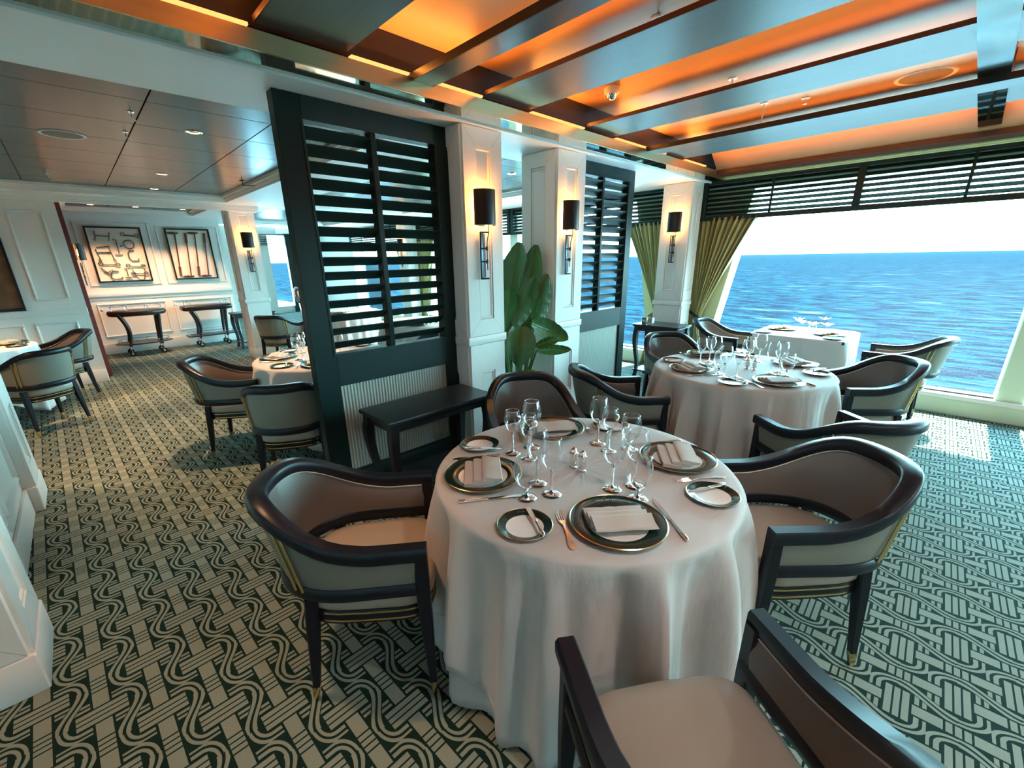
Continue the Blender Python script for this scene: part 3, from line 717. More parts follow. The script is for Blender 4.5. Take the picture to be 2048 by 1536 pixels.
    def leg(x, y, post, xb, yb):
        m = MB(); zs = [(0.065, 0.0125), (0.20, 0.017), (0.34, 0.0215), (0.45, 0.0225)]
        if post: zs = zs[:3] + [(0.46, 0.023), (0.63, 0.0225)]
        rs = []
        for z, r in zs:
            f = min(1, z/0.45); px = xb+(x-xb)*f; py = yb+(y-yb)*f; c = r*0.25
            rs.append([(px-r+c, py-r, z), (px+r-c, py-r, z), (px+r, py-r+c, z), (px+r, py+r-c, z), (px+r-c, py+r, z), (px-r+c, py+r, z), (px-r, py+r-c, z), (px-r, py-r+c, z)])
        o = m.rings(rs).build('leg', M_black, t, sharp=40)
        f = 0.065/0.45; px = xb+(x-xb)*f; py = yb+(y-yb)*f
        MB().rings([[(q[0]+s1*r, q[1]+s2*r, z) for s1, s2 in ((-1,-1), (1,-1), (1,1), (-1,1))] for q, r, z in (((xb, yb), 0.007, 0.0), ((xb, yb), 0.009, 0.02), ((px, py), 0.0128, 0.066))]).build('ferrule', M_brass, o, sharp=30)
    for s in (-1, 1):
        leg(0.262, s*0.252, True, 0.270, s*0.258); leg(-0.125, s*0.200, False, -0.165, s*0.222)
    for s in (-1, 1):
        for q in (0.385, 0.425):
            i = min(range(N+1), key=lambda k: abs(ts[k]-s*q))
            a = Vector(low[i]) + Vector((ln[i][0], ln[i][1], 0))*0.024; b = Vector(top[i]) + Vector((tn[i][0], tn[i][1], 0))*0.024
            d = 0.0 if q < 0.4 else 0.0
            MB().tube([a + Vector((0, 0, 0.01)), b - Vector((0, 0, 0.012))], 0.0052, 6).build('brass_rod', M_brass, t)
    return t
chair0 = make_chair(); used = [False]
def chair(mx, my, ang, label, group):
    """mx,my midpoint between the arm fronts, ang = facing direction"""
    c = cos(ang); s = sin(ang); o = chair0 if not used[0] else copy_tree(chair0); used[0] = True
    return place(o, (mx - 0.285*c, my - 0.285*s, 0), ang, label, group)
def dirang(fx, fy): return math.atan2(fy, fx)
G1, G2, G3, G4 = 'chairs round the nearest table', 'chairs round the second round table', 'chairs at the window table', 'chairs in the far room'
T1 = (1.298, 0.915); T2 = (3.405, 1.04); T4 = (1.50, 3.88); T5 = (-1.02, 7.02)
chair(0.795, 1.262, dirang(0.80, -0.60), 'tub chair with taupe back at the left of the nearest table', G1)
chair(0.888, 0.352, dirang(0.575, 0.818), 'tub chair with beige seat cut off by the bottom edge of the photo', G1)
chair(1.697, 0.470, dirang(-0.72, 0.69), 'tub chair at the right of the nearest table, in front of the carpet', G1)
chair(1.72, 1.50, dirang(-0.59, -0.81), 'tub chair behind the nearest table, below the banana plant', G1)
chair(2.912, 0.525, dirang(0.635, 0.773), 'tub chair seen from behind between the two round tables', G2)
chair(2.855, 1.425, dirang(0.77, -0.64), 'tub chair at the left of the second round table, seen from its side', G2)
chair(3.880, 0.590, dirang(-0.66, 0.75), 'tub chair at the right of the second round table, back to the sun patch', G2)
chair(3.86, 1.60, dirang(-0.62, -0.78), 'tub chair behind the second round table, beside the small side table', G2)
chair(5.48, 1.66, -pi/2, 'sunlit tub chair left of the square window table', G3)
chair(5.52, 0.56, pi/2, 'sunlit tub chair right of the square window table', G3)
chair(1.02, 4.05, dirang(0.86, -0.50), 'far-room tub chair with curved back toward the open carpet', G4)
chair(1.06, 3.40, dirang(0.50, 0.87), 'far-room tub chair turned away, partly hidden by the big louvred screen', G4)
chair(-0.56, 7.25, dirang(-0.95, -0.32), 'tub chair against the left wall behind the far left table', G4)
chair(-0.62, 6.33, dirang(-0.55, 0.83), 'tub chair with its back to us at the far left table', G4)
chair(2.35, 7.45, dirang(0.75, 0.66), 'tub chair right of the distant lamp column', G4)
chair(2.95, 4.35, dirang(0.35, 0.94), 'tub chair seen through the left half of the louvres', G4)
chair(3.85, 4.55, dirang(-0.6, 0.8), 'tub chair seen through the right half of the louvres', G4)
chair(5.45, 4.35, pi/2, 'tub chair by the far window seen through the louvres', G4)

# ---- tables
def cloth(name, c, R, ztop, hem, folds, amp, seed, material, label, cat='tablecloth', group=None, sq=None):
    rnd = random.Random(seed); NA, NZ = 216, 16
    ph = [rnd.uniform(0, 2*pi) for _ in range(8)]
    fw = [folds, folds+3, folds*2+1]
    rows = []
    def base(a):
        if sq is None: return R
        ca, sa = abs(cos(a)), abs(sin(a)); e = 9.0
        return 1.0/((ca/sq[0])**e + (sa/sq[1])**e)**(1/e)
    for rr in (0.0, 0.35, 0.7, 0.9, 0.965):
        rows.append([(base(2*pi*j/NA)*rr*cos(2*pi*j/NA), base(2*pi*j/NA)*rr*sin(2*pi*j/NA), ztop) for j in range(NA)])
    for rr, dz in ((0.990, 0.0035), (1.003, 0.012)):
        rows.append([(base(2*pi*j/NA)*rr*cos(2*pi*j/NA), base(2*pi*j/NA)*rr*sin(2*pi*j/NA), ztop-dz) for j in range(NA)])
    for i in range(1, NZ+1):
        f = i/NZ; row = []
        for j in range(NA):
            a = 2*pi*j/NA; z0 = ztop-0.012; zh = hem(a); z = z0 + (zh-z0)*f
            drop = (z0-z)/0.7; w1 = 1.9*(1-abs(sin(0.5*(fw[0]*a + ph[1] + 0.9*sin(2*a+ph[2])))))**1.6 - 0.65; w2 = sin(fw[1]*a + ph[3]); w3 = sin(fw[2]*a+ph[4])
            g = 1-math.exp(-drop*6.0)
            r = base(a)*1.003 + g*(amp*(0.62*w1 + 0.40*w2*abs(w2) + 0.18*w3) + amp*0.9*drop) 
            row.append((r*cos(a), r*sin(a), z))
        rows.append(row)
    m = MB(); n = NA; vs = [p for r in rows for p in r]
    m.add(vs, [(i*n+j, i*n+(j+1) % n, (i+1)*n+(j+1) % n, (i+1)*n+j) for i in range(len(rows)-1) for j in range(n)])
    o = m.build(name, material, None, sharp=85)
    o.location = (c[0], c[1], 0)
    so = o.modifiers.new('thick', 'SOLIDIFY'); so.thickness = 0.0015; so.offset = 1
    return tag(o, label, cat, group)
def table(c, R, label, group, sq=None):
    t = empty('dining_table', label, 'table', (c[0], c[1], 0), 0, group)
    if sq: MB().box(-sq[0]+0.01, sq[0]-0.01, -sq[1]+0.01, sq[1]-0.01, 0.72, 0.746, 0.006).build('tabletop', M_console, t)
    else: MB().lathe([(R-0.015, 0.72), (R-0.008, 0.728), (R-0.008, 0.742), (R-0.015, 0.746)], 48).build('tabletop', M_console, t)
    MB().lathe([(0.05, 0.03), (0.035, 0.12), (0.035, 0.66), (0.12, 0.72)], 16).build('pedestal', M_blackmetal, t)
    MB().lathe([(0.24, 0.0), (0.24, 0.012), (0.06, 0.035)], 24).build('base', M_blackmetal, t)
    return t
def squarehem(rot, half, R, zmin, ztop=0.75):
    def h(a):
        b = a-rot; d = half/max(abs(cos(b)), abs(sin(b))); k = d-R
        return max(zmin, ztop-k)
    return h
table(T1, 0.575, 'round table under the nearest cloth', 'round tables')
cloth('table_undercloth', T1, 0.574, 0.7495, lambda a: 0.03+0.012*sin(3*a+1), 13, 0.052, 3, M_cloth, 'long linen undercloth hanging to the carpet below the nearest round table')
cloth('tablecloth', T1, 0.580, 0.7530, squarehem(radians(160), 1.10, 0.58, 0.015), 13, 0.066, 3, M_cloth, 'pale linen cloth with a low hanging corner on the nearest round table')
table(T2, 0.585, 'round table under the second cloth', 'round tables')
cloth('tablecloth', T2, 0.594, 0.7530, lambda a: 0.10+0.06*sin(4*a+2), 14, 0.07, 11, M_cloth, 'pale linen cloth on the second round table, before the window')
table((5.50, 1.10), 0.4, 'square table under the sunlit cloth by the window', None, (0.40, 0.42))
cloth('tablecloth', (5.50, 1.10), 0.4, 0.7530, lambda a: 0.20+0.05*cos(4*a), 8, 0.03, 5, M_cloth2, 'white cloth on the square window table', sq=(0.41, 0.43))  # whiter linen than on the nearest tables
table(T4, 0.58, 'round table half hidden by the big louvred screen', 'round tables')
cloth('tablecloth', T4, 0.59, 0.7530, lambda a: 0.12+0.04*sin(4*a), 12, 0.05, 8, M_cloth, 'warmly lit linen cloth on the table half behind the louvred screen')
table(T5, 0.58, 'round table at the far left edge', 'round tables')
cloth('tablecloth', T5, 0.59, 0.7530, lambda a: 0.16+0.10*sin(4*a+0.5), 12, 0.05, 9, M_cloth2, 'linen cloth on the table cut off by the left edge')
T6 = (3.35, 5.1); T7 = (3.2, 7.3); T8 = (5.3, 5.1)
table(T6, 0.58, 'round table seen through the louvres', 'round tables')
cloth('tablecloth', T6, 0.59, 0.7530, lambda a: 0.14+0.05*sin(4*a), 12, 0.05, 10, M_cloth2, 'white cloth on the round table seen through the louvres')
table(T7, 0.58, 'distant round table beyond the louvres', 'round tables')
cloth('tablecloth', T7, 0.59, 0.7530, lambda a: 0.14+0.05*sin(4*a), 12, 0.05, 12, M_cloth2, 'white cloth on the distant round table right of the lamp column')
table(T8, 0.4, 'square table by the window seen through the louvres', None, (0.40, 0.42))
cloth('tablecloth', T8, 0.4, 0.7530, lambda a: 0.20+0.05*cos(4*a), 8, 0.03, 15, M_cloth2, 'white cloth on the square table seen through the louvres', sq=(0.41, 0.43))

# ---- tableware prototypes
def make_charger():
    t = empty('charger_plate', 'x', 'plate')
    MB().lathe([(0.085, 0.0), (0.10, 0.002), (0.148, 0.016), (0.1495, 0.018), (0.148, 0.0195), (0.094, 0.0062), (0.090, 0.0045)], 48, cap=False).build('rim', M_rim, t, sharp=60)
    MB().lathe([(0.02, 0.0), (0.080, 0.0), (0.090, 0.003), (0.0945, 0.0068), (0.090, 0.0062), (0.080, 0.0040), (0.001, 0.0040)], 48).build('well', M_china, t, sharp=60)
    MB().lathe([(0.1475, 0.0165), (0.1505, 0.0185), (0.1475, 0.0205), (0.1462, 0.0192)], 48, cap=False).build('gilt_edge', M_brass, t, sharp=60)
    return t
def make_bread():
    t = empty('bread_plate', 'x', 'plate')
    MB().lathe([(0.05, 0.0), (0.058, 0.001), (0.086, 0.0125), (0.087, 0.0138), (0.086, 0.0147), (0.059, 0.0055), (0.056, 0.0035)], 40, cap=False).build('rim', M_rim, t, sharp=60)
    MB().lathe([(0.02, 0.0), (0.052, 0.0), (0.058, 0.003), (0.0592, 0.0058), (0.055, 0.0045), (0.048, 0.003), (0.001, 0.003)], 40).build('well', M_china, t, sharp=60)
    MB().lathe([(0.0855, 0.013), (0.0875, 0.0140), (0.0855, 0.0152), (0.0846, 0.0145)], 40, cap=False).build('gilt_edge', M_brass, t, sharp=60)
    return t
def make_glass(h, rb, rt, stem, rf):
    """h total, rb max bowl radius, rt rim radius"""
    t = empty('wine_glass', 'x', 'glass'); b0 = stem; H = h
    prof = [(0.001, b0+0.002), (rb*0.45, b0+0.010), (rb*0.80, b0+0.030), (rb*0.97, b0+0.052), (rb, b0+0.070), (rb*0.97, b0+(H-b0)*0.68), (rb*0.5+rt*0.5, b0+(H-b0)*0.85), (rt, H)]
    inner = [(r-0.0011 if r > 0.002 else r, z+0.0009) for r, z in prof]
    MB().lathe(prof, 28, cap=False).build('bowl', M_glass, t, sharp=180)
    MB().lathe([(rt-0.0009, H-0.001), (rt+0.0006, H), (rt-0.0009, H+0.001), (rt-0.0014, H)], 28, cap=False).build('rim', M_glassrim, t, sharp=180)
    MB().lathe([(rf, 0.0), (rf, 0.0016), (rf*0.6, 0.004), (0.010, 0.008), (0.0048, 0.014), (0.0040, stem*0.45), (0.0045, stem*0.8), (0.008, b0), (rb*0.40, b0+0.009)], 24, cap=False).build('stem', M_solidglass, t, sharp=180)
    return t
M_glassrim = glass('glass_rim', (0.9, 0.95, 0.97), 0.9, 0.28, 0.5)
M_solidglass = mat('solid_glass', (1, 1, 1), 0.0); _p = M_solidglass.node_tree.nodes['Principled BSDF']; _p.inputs['Transmission Weight'].default_value = 1.0; _p.inputs['IOR'].default_value = 1.45
def make_knife(L=0.235):
    t = empty('table_knife', 'x', 'knife'); hl = L*0.45
    MB().tube([(x, 0, 0.0055) for x in (0, 0.006, 0.03, hl*0.6, hl*0.93, hl)], [0.003, 0.0068, 0.0062, 0.0050, 0.0046, 0.0056], 10).build('handle', M_silver, t)
    m = MB(); xs = [(hl, 0.0052), (hl+0.012, 0.0062), (L*0.72, 0.0088), (L*0.92, 0.0085), (L*0.985, 0.0045), (L, 0.0008)]
    m.rings([[(x, -w*0.8, 0.0050), (x, w*0.9, 0.0042), (x, w, 0.0050), (x, -w*0.8, 0.0062)] for x, w in xs]); m.build('blade', M_silver, t)
    return t
def make_fork(L=0.20):
    t = empty('table_fork', 'x', 'fork'); m = MB()
    xs = [(0, 0.004, 0.003), (0.012, 0.0105, 0.003), (0.03, 0.0095, 0.004), (0.07, 0.0038, 0.006), (0.115, 0.0034, 0.007), (0.13, 0.009, 0.005), (0.143, 0.0125, 0.004)]
    m.rings([[(x, -w, z), (x, w, z), (x, w*0.9, z+0.0022), (x, -w*0.9, z+0.0022)] for x, w, z in xs]); m.build('handle', M_silver, t)
    for k in range(4):
        y = -0.0105+k*0.007
        MB().tube([(0.142, y, 0.005), (0.16, y, 0.004), (0.185, y, 0.0045), (L, y*0.92, 0.008)], [0.0018, 0.0016, 0.0014, 0.0006], 6).build('tine', M_silver, t)
    return t
def make_napkin():
    t = empty('folded_napkin', 'x', 'napkin')
    for k in range(3):      # three overlapping folded flaps, running along x
        w_ = 0.075; y0 = -0.072 + k*0.034; z0 = 0.004 + 0.0075*k
        sec = [(y0, z0), (y0+w_*0.10, z0-0.003), (y0+w_*0.9, z0-0.002), (y0+w_, z0+0.003), (y0+w_*0.96, z0+0.009), (y0+w_*0.70, z0+0.010), (y0+w_*0.22, z0+0.017), (y0+w_*0.04, z0+0.013)]
        rs = []
        for q in range(9):
            x = -0.095 + 0.190*q/8 + 0.004*k; wv = 0.0012*sin(q*1.3+k)
            rs.append([(x + (0.004 if q == 8 else 0)*sin(i), -a, b+wv) for i, (a, b) in enumerate(sec)])
        MB().rings(rs).build('fold', M_napkin, t, sharp=50)
    return t
def make_shaker():
    t = empty('salt_shaker', 'x', 'shaker')
    MB().lathe([(0.015, 0), (0.016, 0.003), (0.010, 0.008), (0.009, 0.012), (0.0145, 0.022), (0.0158, 0.035), (0.0150, 0.058), (0.0145, 0.062)], 16).build('body', M_silver, t, sharp=50)
    MB().lathe([(0.0165, 0.062), (0.0170, 0.065), (0.012, 0.069), (0.0118, 0.078), (0.007, 0.084), (0.001, 0.0865)], 16).build('cap', M_silver, t, sharp=50)
    MB().lathe([(0.0045, 0.083), (0.004, 0.0875), (0.0005, 0.0885)], 10).build('finial', M_red, t)
    return t
p_charger, p_bread = make_charger(), make_bread()
p_tall, p_mid, p_low = make_glass(0.215, 0.0425, 0.031, 0.095, 0.036), make_glass(0.195, 0.036, 0.028, 0.092, 0.033), make_glass(0.155, 0.0450, 0.0350, 0.034, 0.037)
p_low.name = 'water_goblet'
p_knife, p_bknife, p_fork, p_nap, p_shak = make_knife(), make_knife(0.165), make_fork(), make_napkin(), make_shaker()
p_bknife.name = 'butter_knife'
_protos = {}
def put(proto, x, y, z, rz, label, group):
    k = proto.name
    o = proto if k not in _protos else copy_tree(proto); _protos[k] = 1
    return place(o, (x, y, z), rz, label, group)
ZT = 0.7548
def setting(c, ang, who, tname, R=0.40, glasses=None, full=True, knife=True, nrot=None, bk=None):
    """one place setting on a round table centred c, the diner at bearing ang"""
    def at(a, r): return c[0]+r*cos(a), c[1]+r*sin(a)
    g = 'place settings on %s' % tname
    x, y = at(ang, R); put(p_charger, x, y, ZT, 0, 'dark green rimmed charger plate of %s, %s' % (who, tname), 'charger plates')
    put(p_nap, x, y, ZT+0.005, nrot if nrot is not None else ang+pi/2, 'folded napkin on the charger of %s, %s' % (who, tname), 'folded napkins')
    bx, by = at(ang-radians(37.5), 0.475); put(p_bread, bx, by, ZT, 0, 'small bread plate of %s, %s' % (who, tname), 'bread plates')
    b_a = (ang+pi+radians(8)) if bk is None else bk
    # butter knife lies over the right side of the bread plate
    ox, oy = cos(ang+pi/2), sin(ang+pi/2)
    put(p_bknife, bx + 0.045*ox + 0.075*cos(ang), by + 0.045*oy + 0.075*sin(ang), ZT+0.0145, b_a, 'butter knife lying on the bread plate of %s, %s' % (who, tname), 'butter knives')
    if full:
        fx, fy = x - 0.168*ox + 0.105*cos(ang), y - 0.168*oy + 0.105*sin(ang)
        put(p_fork, fx, fy, ZT, ang+pi, 'silver fork left of the charger of %s, %s' % (who, tname), 'table forks')
        if knife:
            kx, ky = x + 0.172*ox + 0.11*cos(ang), y + 0.172*oy + 0.11*sin(ang)
            put(p_knife, kx, ky, ZT, ang+pi, 'silver dinner knife right of the charger of %s, %s' % (who, tname), 'table knives')
    for kind, px, py, *sd in (glasses or []):
        pr = {'t': p_tall, 'm': p_mid, 'l': p_low}[kind]
        nm = {'t': 'tall wine glass', 'm': 'slimmer wine glass', 'l': 'short-stemmed water goblet'}[kind]
        put(pr, px, py, ZT, 0, '%s%s of %s, %s' % (sd[0] if sd else '', nm, who, tname), {'t': 'tall wine glasses', 'm': 'slimmer wine glasses', 'l': 'water goblets'}[kind])
n1 = 'nearest table'
setting(T1, radians(146), 'the left seat', n1, glasses=[('l', 0.972, 0.915), ('t', 1.052, 0.868, 'nearer '), ('t', 1.076, 0.956, 'farther ')], nrot=radians(50), bk=radians(-50))
setting(T1, radians(232), 'the front seat', n1, glasses=[('l', 1.238, 0.637), ('t', 1.233, 0.736, 'left '), ('t', 1.309, 0.690, 'right ')], nrot=radians(-40))
setting(T1, radians(323), 'the right seat', n1, glasses=[('l', 1.582, 0.872), ('t', 1.535, 1.005), ('m', 1.500, 0.925)], nrot=radians(35), bk=radians(155))
setting(T1, radians(57), 'the back seat', n1, glasses=[('m', 1.197, 1.206, 'leftmost '), ('t', 1.299, 1.191), ('m', 1.203, 1.120, 'nearer ')], nrot=radians(-38))
put(p_shak, 1.269, 0.937, ZT, 0, 'silver salt shaker, the left one of the pair on the nearest table', 'shakers'); put(p_shak, 1.268, 0.894, ZT, 0.5, 'silver pepper shaker, the right one of the pair on the nearest table', 'shakers')
n2 = 'second round table'
setting(T2, radians(140), 'the left seat', n2, R=0.37, glasses=[('l', 3.140, 1.090), ('t', 3.057, 1.027), ('m', 3.115, 0.964)], nrot=radians(50))
setting(T2, radians(231), 'the front seat', n2, R=0.41, glasses=[('l', 3.379, 0.735), ('t', 3.369, 0.828, 'left '), ('t', 3.455, 0.800, 'right ')], nrot=radians(-45))
setting(T2, radians(327), 'the right seat', n2, R=0.47, glasses=[('l', 3.728, 1.10), ('t', 3.692, 1.003), ('m', 3.64, 1.06)], nrot=radians(40))
setting(T2, radians(52), 'the back seat', n2, R=0.46, glasses=[('m', 3.364, 1.317, 'left '), ('t', 3.400, 1.225), ('m', 3.47, 1.29, 'right ')], nrot=radians(-45))
put(p_shak, 3.415, 0.995, ZT, 0, 'silver salt shaker, the left one of the pair on the second table', 'shakers'); put(p_shak, 3.418, 0.948, ZT, 0.5, 'silver pepper shaker, the right one of the pair on the second table', 'shakers')
n4 = 'table behind the screen'
for a, who in ((150, 'the left seat'), (240, 'the front seat'), (60, 'the back seat')):
    q = radians(a+35); setting(T4, radians(a), who, n4, glasses=[('t', T4[0]+0.25*cos(q), T4[1]+0.25*sin(q)), ('m', T4[0]+0.27*cos(q+0.35), T4[1]+0.27*sin(q+0.35))])
for a, who in ((18, 'the wall seat'), (-62, 'the near seat')):
    q = radians(a+35); setting(T5, radians(a), who, 'far left table', full=False, glasses=[('t', T5[0]+0.25*cos(q), T5[1]+0.25*sin(q))])
for a, who in ((225, 'the left seat'), (315, 'the right seat')):
    q = radians(a+35); setting(T6, radians(a), who, 'louvre-side table', full=False, glasses=[('t', T6[0]+0.25*cos(q), T6[1]+0.25*sin(q)), ('m', T6[0]+0.27*cos(q+0.35), T6[1]+0.27*sin(q+0.35)), ('l', T6[0]+0.3*cos(q+0.7), T6[1]+0.3*sin(q+0.7))])
for a, who in ((235, 'the near seat'),):
    q = radians(a+35); setting(T7, radians(a), who, 'distant table', full=False, glasses=[('t', T7[0]+0.25*cos(q), T7[1]+0.25*sin(q)), ('m', T7[0]+0.27*cos(q+0.35), T7[1]+0.27*sin(q+0.35))])
# square window table
for (x, y, who) in ((5.56, 1.33, 'the left seat'), (5.44, 0.87, 'the right seat')):
    put(p_charger, x, y, ZT, 0, 'charger plate of %s, sunlit window table' % who, 'charger plates')
    put(p_nap, x, y, ZT+0.005, 0.2, 'folded napkin on the charger of %s, sunlit window table' % who, 'folded napkins')
put(p_bread, 5.20, 0.80, ZT, 0, 'small bread plate at the near right corner of the sunlit window table', 'bread plates')
put(p_bread, 5.22, 1.42, ZT, 0, 'small bread plate at the near left corner of the sunlit window table', 'bread plates')
# the restaurant's name on the front charger and on its bread plate
def wording(txt, c, r, z, mid, size, parent_label):
    for o in bpy.data.objects:
        if o.get('label') == parent_label: par = o; break
    else: return
    n = len(txt); mb = MB(); dg = None
    for i, ch in enumerate(txt):
        if ch == ' ': continue
        cu = bpy.data.curves.new('lettering', 'FONT'); cu.body = ch; cu.size = size; cu.extrude = 0.00005; cu.align_x = 'CENTER'; cu.resolution_u = 2
        o = bpy.data.objects.new('lettering', cu); me = bpy.data.meshes.new_from_object(o)
        a = mid - (i-(n-1)/2)*size*0.80/r; M = T(r*cos(a), r*sin(a), z) @ RZ(a-pi/2)
        mb.add([M @ v.co for v in me.vertices], [tuple(p.vertices) for p in me.polygons])
        bpy.data.objects.remove(o); bpy.data.meshes.remove(me); bpy.data.curves.remove(cu)
    mb.build('lettering', M_piping, par, smooth=False)
wording('POLO GRILL', None, 0.122, 0.0150, radians(231+180), 0.0085, 'dark green rimmed charger plate of the front seat, nearest table')
wording('The', None, 0.134, 0.0182, radians(231+180), 0.0045, 'dark green rimmed charger plate of the front seat, nearest table')
wording('POLO GRILL', None, 0.071, 0.0112, radians(231+180), 0.0042, 'small bread plate of the front seat, nearest table')

# orchid posy on the window table
t = empty('orchid_posy', 'white orchid blooms in a low glass at the middle of the sunlit window table', 'flowers', (5.60, 1.06, ZT))
MB().lathe([(0.03, 0), (0.04, 0.03), (0.036, 0.06)], 16, cap=False).build('vase', M_glass, t)
rnd = random.Random(4)
for k in range(8):
    a = k*0.8; r = 0.04+0.06*rnd.random(); cx, cy_, cz_ = r*cos(a), (r+0.05)*sin(a)*1.3, 0.06+0.07*rnd.random(); m = MB()
    for q in range(5):
        b = q*2*pi/5; L = 0.062
        m.add([(cx, cy_, cz_), (cx+L*.6*cos(b-.35), cy_+L*.6*sin(b-.35), cz_+0.02), (cx+L*cos(b), cy_+L*sin(b), cz_+0.028), (cx+L*.6*cos(b+.35), cy_+L*.6*sin(b+.35), cz_+0.018)], [(0,1,2,3)])
    m.build('bloom', M_flower, t)
    MB().tube([(0, 0, 0.01), (cx*.6, cy_*.6, 0.05), (cx, cy_, cz_)], 0.0015, 5).build('flower_stem', M_stem, t)

# ---- console tables
def console(x0, x1, y0, y1, h, label, shelf=0.10):
    cx, cy_ = (x0+x1)/2, (y0+y1)/2; a, b = (x1-x0)/2, (y1-y0)/2
    t = empty('console_table', label, 'table', (cx, cy_, 0))
    MB().box(-a, a, -b, b, h-0.026, h, 0.005).build('tabletop', M_console, t)
    i = 0.035
    m = MB(); m.box(-a+i, a-i, -b+i, -b+i+0.018, h-0.085, h-0.026); m.box(-a+i, a-i, b-i-0.018, b-i, h-0.085, h-0.026)
    m.box(-a+i, -a+i+0.018, -b+i, b-i, h-0.085, h-0.026); m.box(a-i-0.018, a-i, -b+i, b-i, h-0.085, h-0.026); m.build('apron', M_console, t, smooth=False)
    for sx in (-1, 1):
        for sy in (-1, 1):
            px, py = sx*(a-i-0.012), sy*(b-i-0.012); rs = []
            for k in range(15):
                f = k/14; z = (h-0.026)*(1-f); off = 0.030*sin(f*2*pi*0.98+0.2)*(0.35+0.65*f) if f > 0.1 else 0.0
                r = 0.030 - 0.014*f + 0.006*(1 if f > 0.93 else 0)
                qx, qy = px + sx*off*0.75 , py + sy*off*0.75
                rs.append([(qx-r, qy-r, z), (qx+r, qy-r, z), (qx+r, qy+r, z), (qx-r, qy+r, z)])
            MB().rings(rs).build('leg', M_console, t, sharp=60)
    MB().box(-a+0.03, a-0.03, -b+0.03, b-0.03, shelf, shelf+0.02, 0.004).build('shelf', M_console, t)
    return t
console(1.145, 1.985, 2.185, 2.575, 0.64, 'black console table with curved legs before the big louvred screen', shelf=0.12)
console(5.13, 5.52, 2.32, 2.93, 0.72, 'black console table with curved legs by the window column')
console(2.02, 2.75, 9.35, 9.75, 0.66, 'black console table half hidden behind the distant lamp column')
for dx, dy, w1 in ((5.215, 2.80, 'silver patterned candle box, the left one on the side table by the window column'), (5.30, 2.765, 'plain pale candle box, the right one on the side table by the window column')):
    t = empty('candle_holder', w1, 'candle holder', (dx, dy, 0.72))
    MB().box(-0.032, 0.032, -0.032, 0.032, 0, 0.085, 0.003).build('holder_body', M_silver if 'silver' in w1 else M_canvas, t)
    m = MB(); m.box(-0.034, 0.034, -0.034, 0.034, 0.078, 0.088, 0.002); m.box(-0.034, 0.034, -0.034, 0.034, 0, 0.006, 0.002); m.build('band', M_chrome, t)

# ---- service trolleys
def castor(t, x, y, s=1.0):
    o = MB().lathe([(0.012, -0.012), (0.045, -0.012), (0.048, -0.006), (0.048, 0.006), (0.045, 0.012), (0.012, 0.012)], 18).tf(T(x, y, 0.048) @ Matrix.Rotation(pi/2, 4, 'X')).build('castor', M_blackmetal, t)
    MB().lathe([(0.004, -0.0135), (0.020, -0.0135), (0.020, 0.0135), (0.004, 0.0135)], 10).tf(T(x, y, 0.048) @ Matrix.Rotation(pi/2, 4, 'X')).build('hub', M_chrome, o)
    MB().tube([(x, y-0.018, 0.05), (x, y-0.018, 0.10), (x, y, 0.115), (x, y, 0.17)], 0.009, 6).build('fork', M_chrome, o)
def trolley(cx, cy_, a, b, label, oval):
    t = empty('serving_trolley', label, 'trolley', (cx, cy_, 0)); e = 2.0 if oval else 6.0
    def ring(ka, z, n=48): 
        r = []
        for k in range(n):
            q = 2*pi*k/n; c, s = cos(q), sin(q); r.append((( a-ka)*abs(c)**(2/e)*(1 if c >= 0 else -1), (b-ka)*abs(s)**(2/e)*(1 if s >= 0 else -1), z))
        return r
    MB().rings([ring(0.05, 0.695), ring(0.012, 0.71), ring(0, 0.755), ring(0.012, 0.785), ring(0.03, 0.795)]).build('tray_top', M_mahogany, t, sharp=50)
    MB().rings([ring(0.03, 0.205), ring(0.005, 0.21), ring(0.005, 0.225), ring(0.03, 0.23)]).build('lower_shelf', M_mahogany, t, sharp=50)
    # gallery rails
    for z, k, n in ((0.87, 0.045, 8), (0.268, 0.03, 6)):
        MB().tube(ring(k, z, 36), 0.0045, 6, closed=True).build('gallery_rail', M_chrome, t)
        for q in range(n):
            p = ring(k, 0, 48)[int(48*q/n)+3 if int(48*q/n)+3 < 48 else 0]
            MB().tube([(p[0], p[1], z-(0.075 if z > 0.5 else 0.04)), (p[0], p[1], z)], 0.005, 6).build('gallery_post', M_chrome, t)
    for sx in (-1, 1):
        for sy in (-1, 1):
            pts = []; rr = []
            for k in range(10):
                f = k/9; z = 0.735-0.56*f
                x = sx*(a*0.66 - 0.05*f) - 0.035*sx*sin(pi*f) + 0.03*sin(pi*f); pts.append((x if sx < 0 else x, sy*b*0.62, z)); rr.append(0.036-0.014*f)
            MB().tube(pts, rr, 8).build('leg', M_mahogany, t)
            castor(t, sx*(a*0.66-0.05), sy*b*0.62)
    for sy in (-1, 1): MB().tube([(-a-0.03, sy*b*0.45, 0.80), (-a-0.06, sy*b*0.45, 0.82)], 0.006, 6).build('handle_end', M_chrome, t)
    return t
trolley(0.72, 10.27, 0.42, 0.27, 'oval dark wood trolley with chrome gallery below the horse-bit picture', True)
trolley(1.80, 10.36, 0.43, 0.22, 'rectangular dark wood trolley below the mallet picture', False)

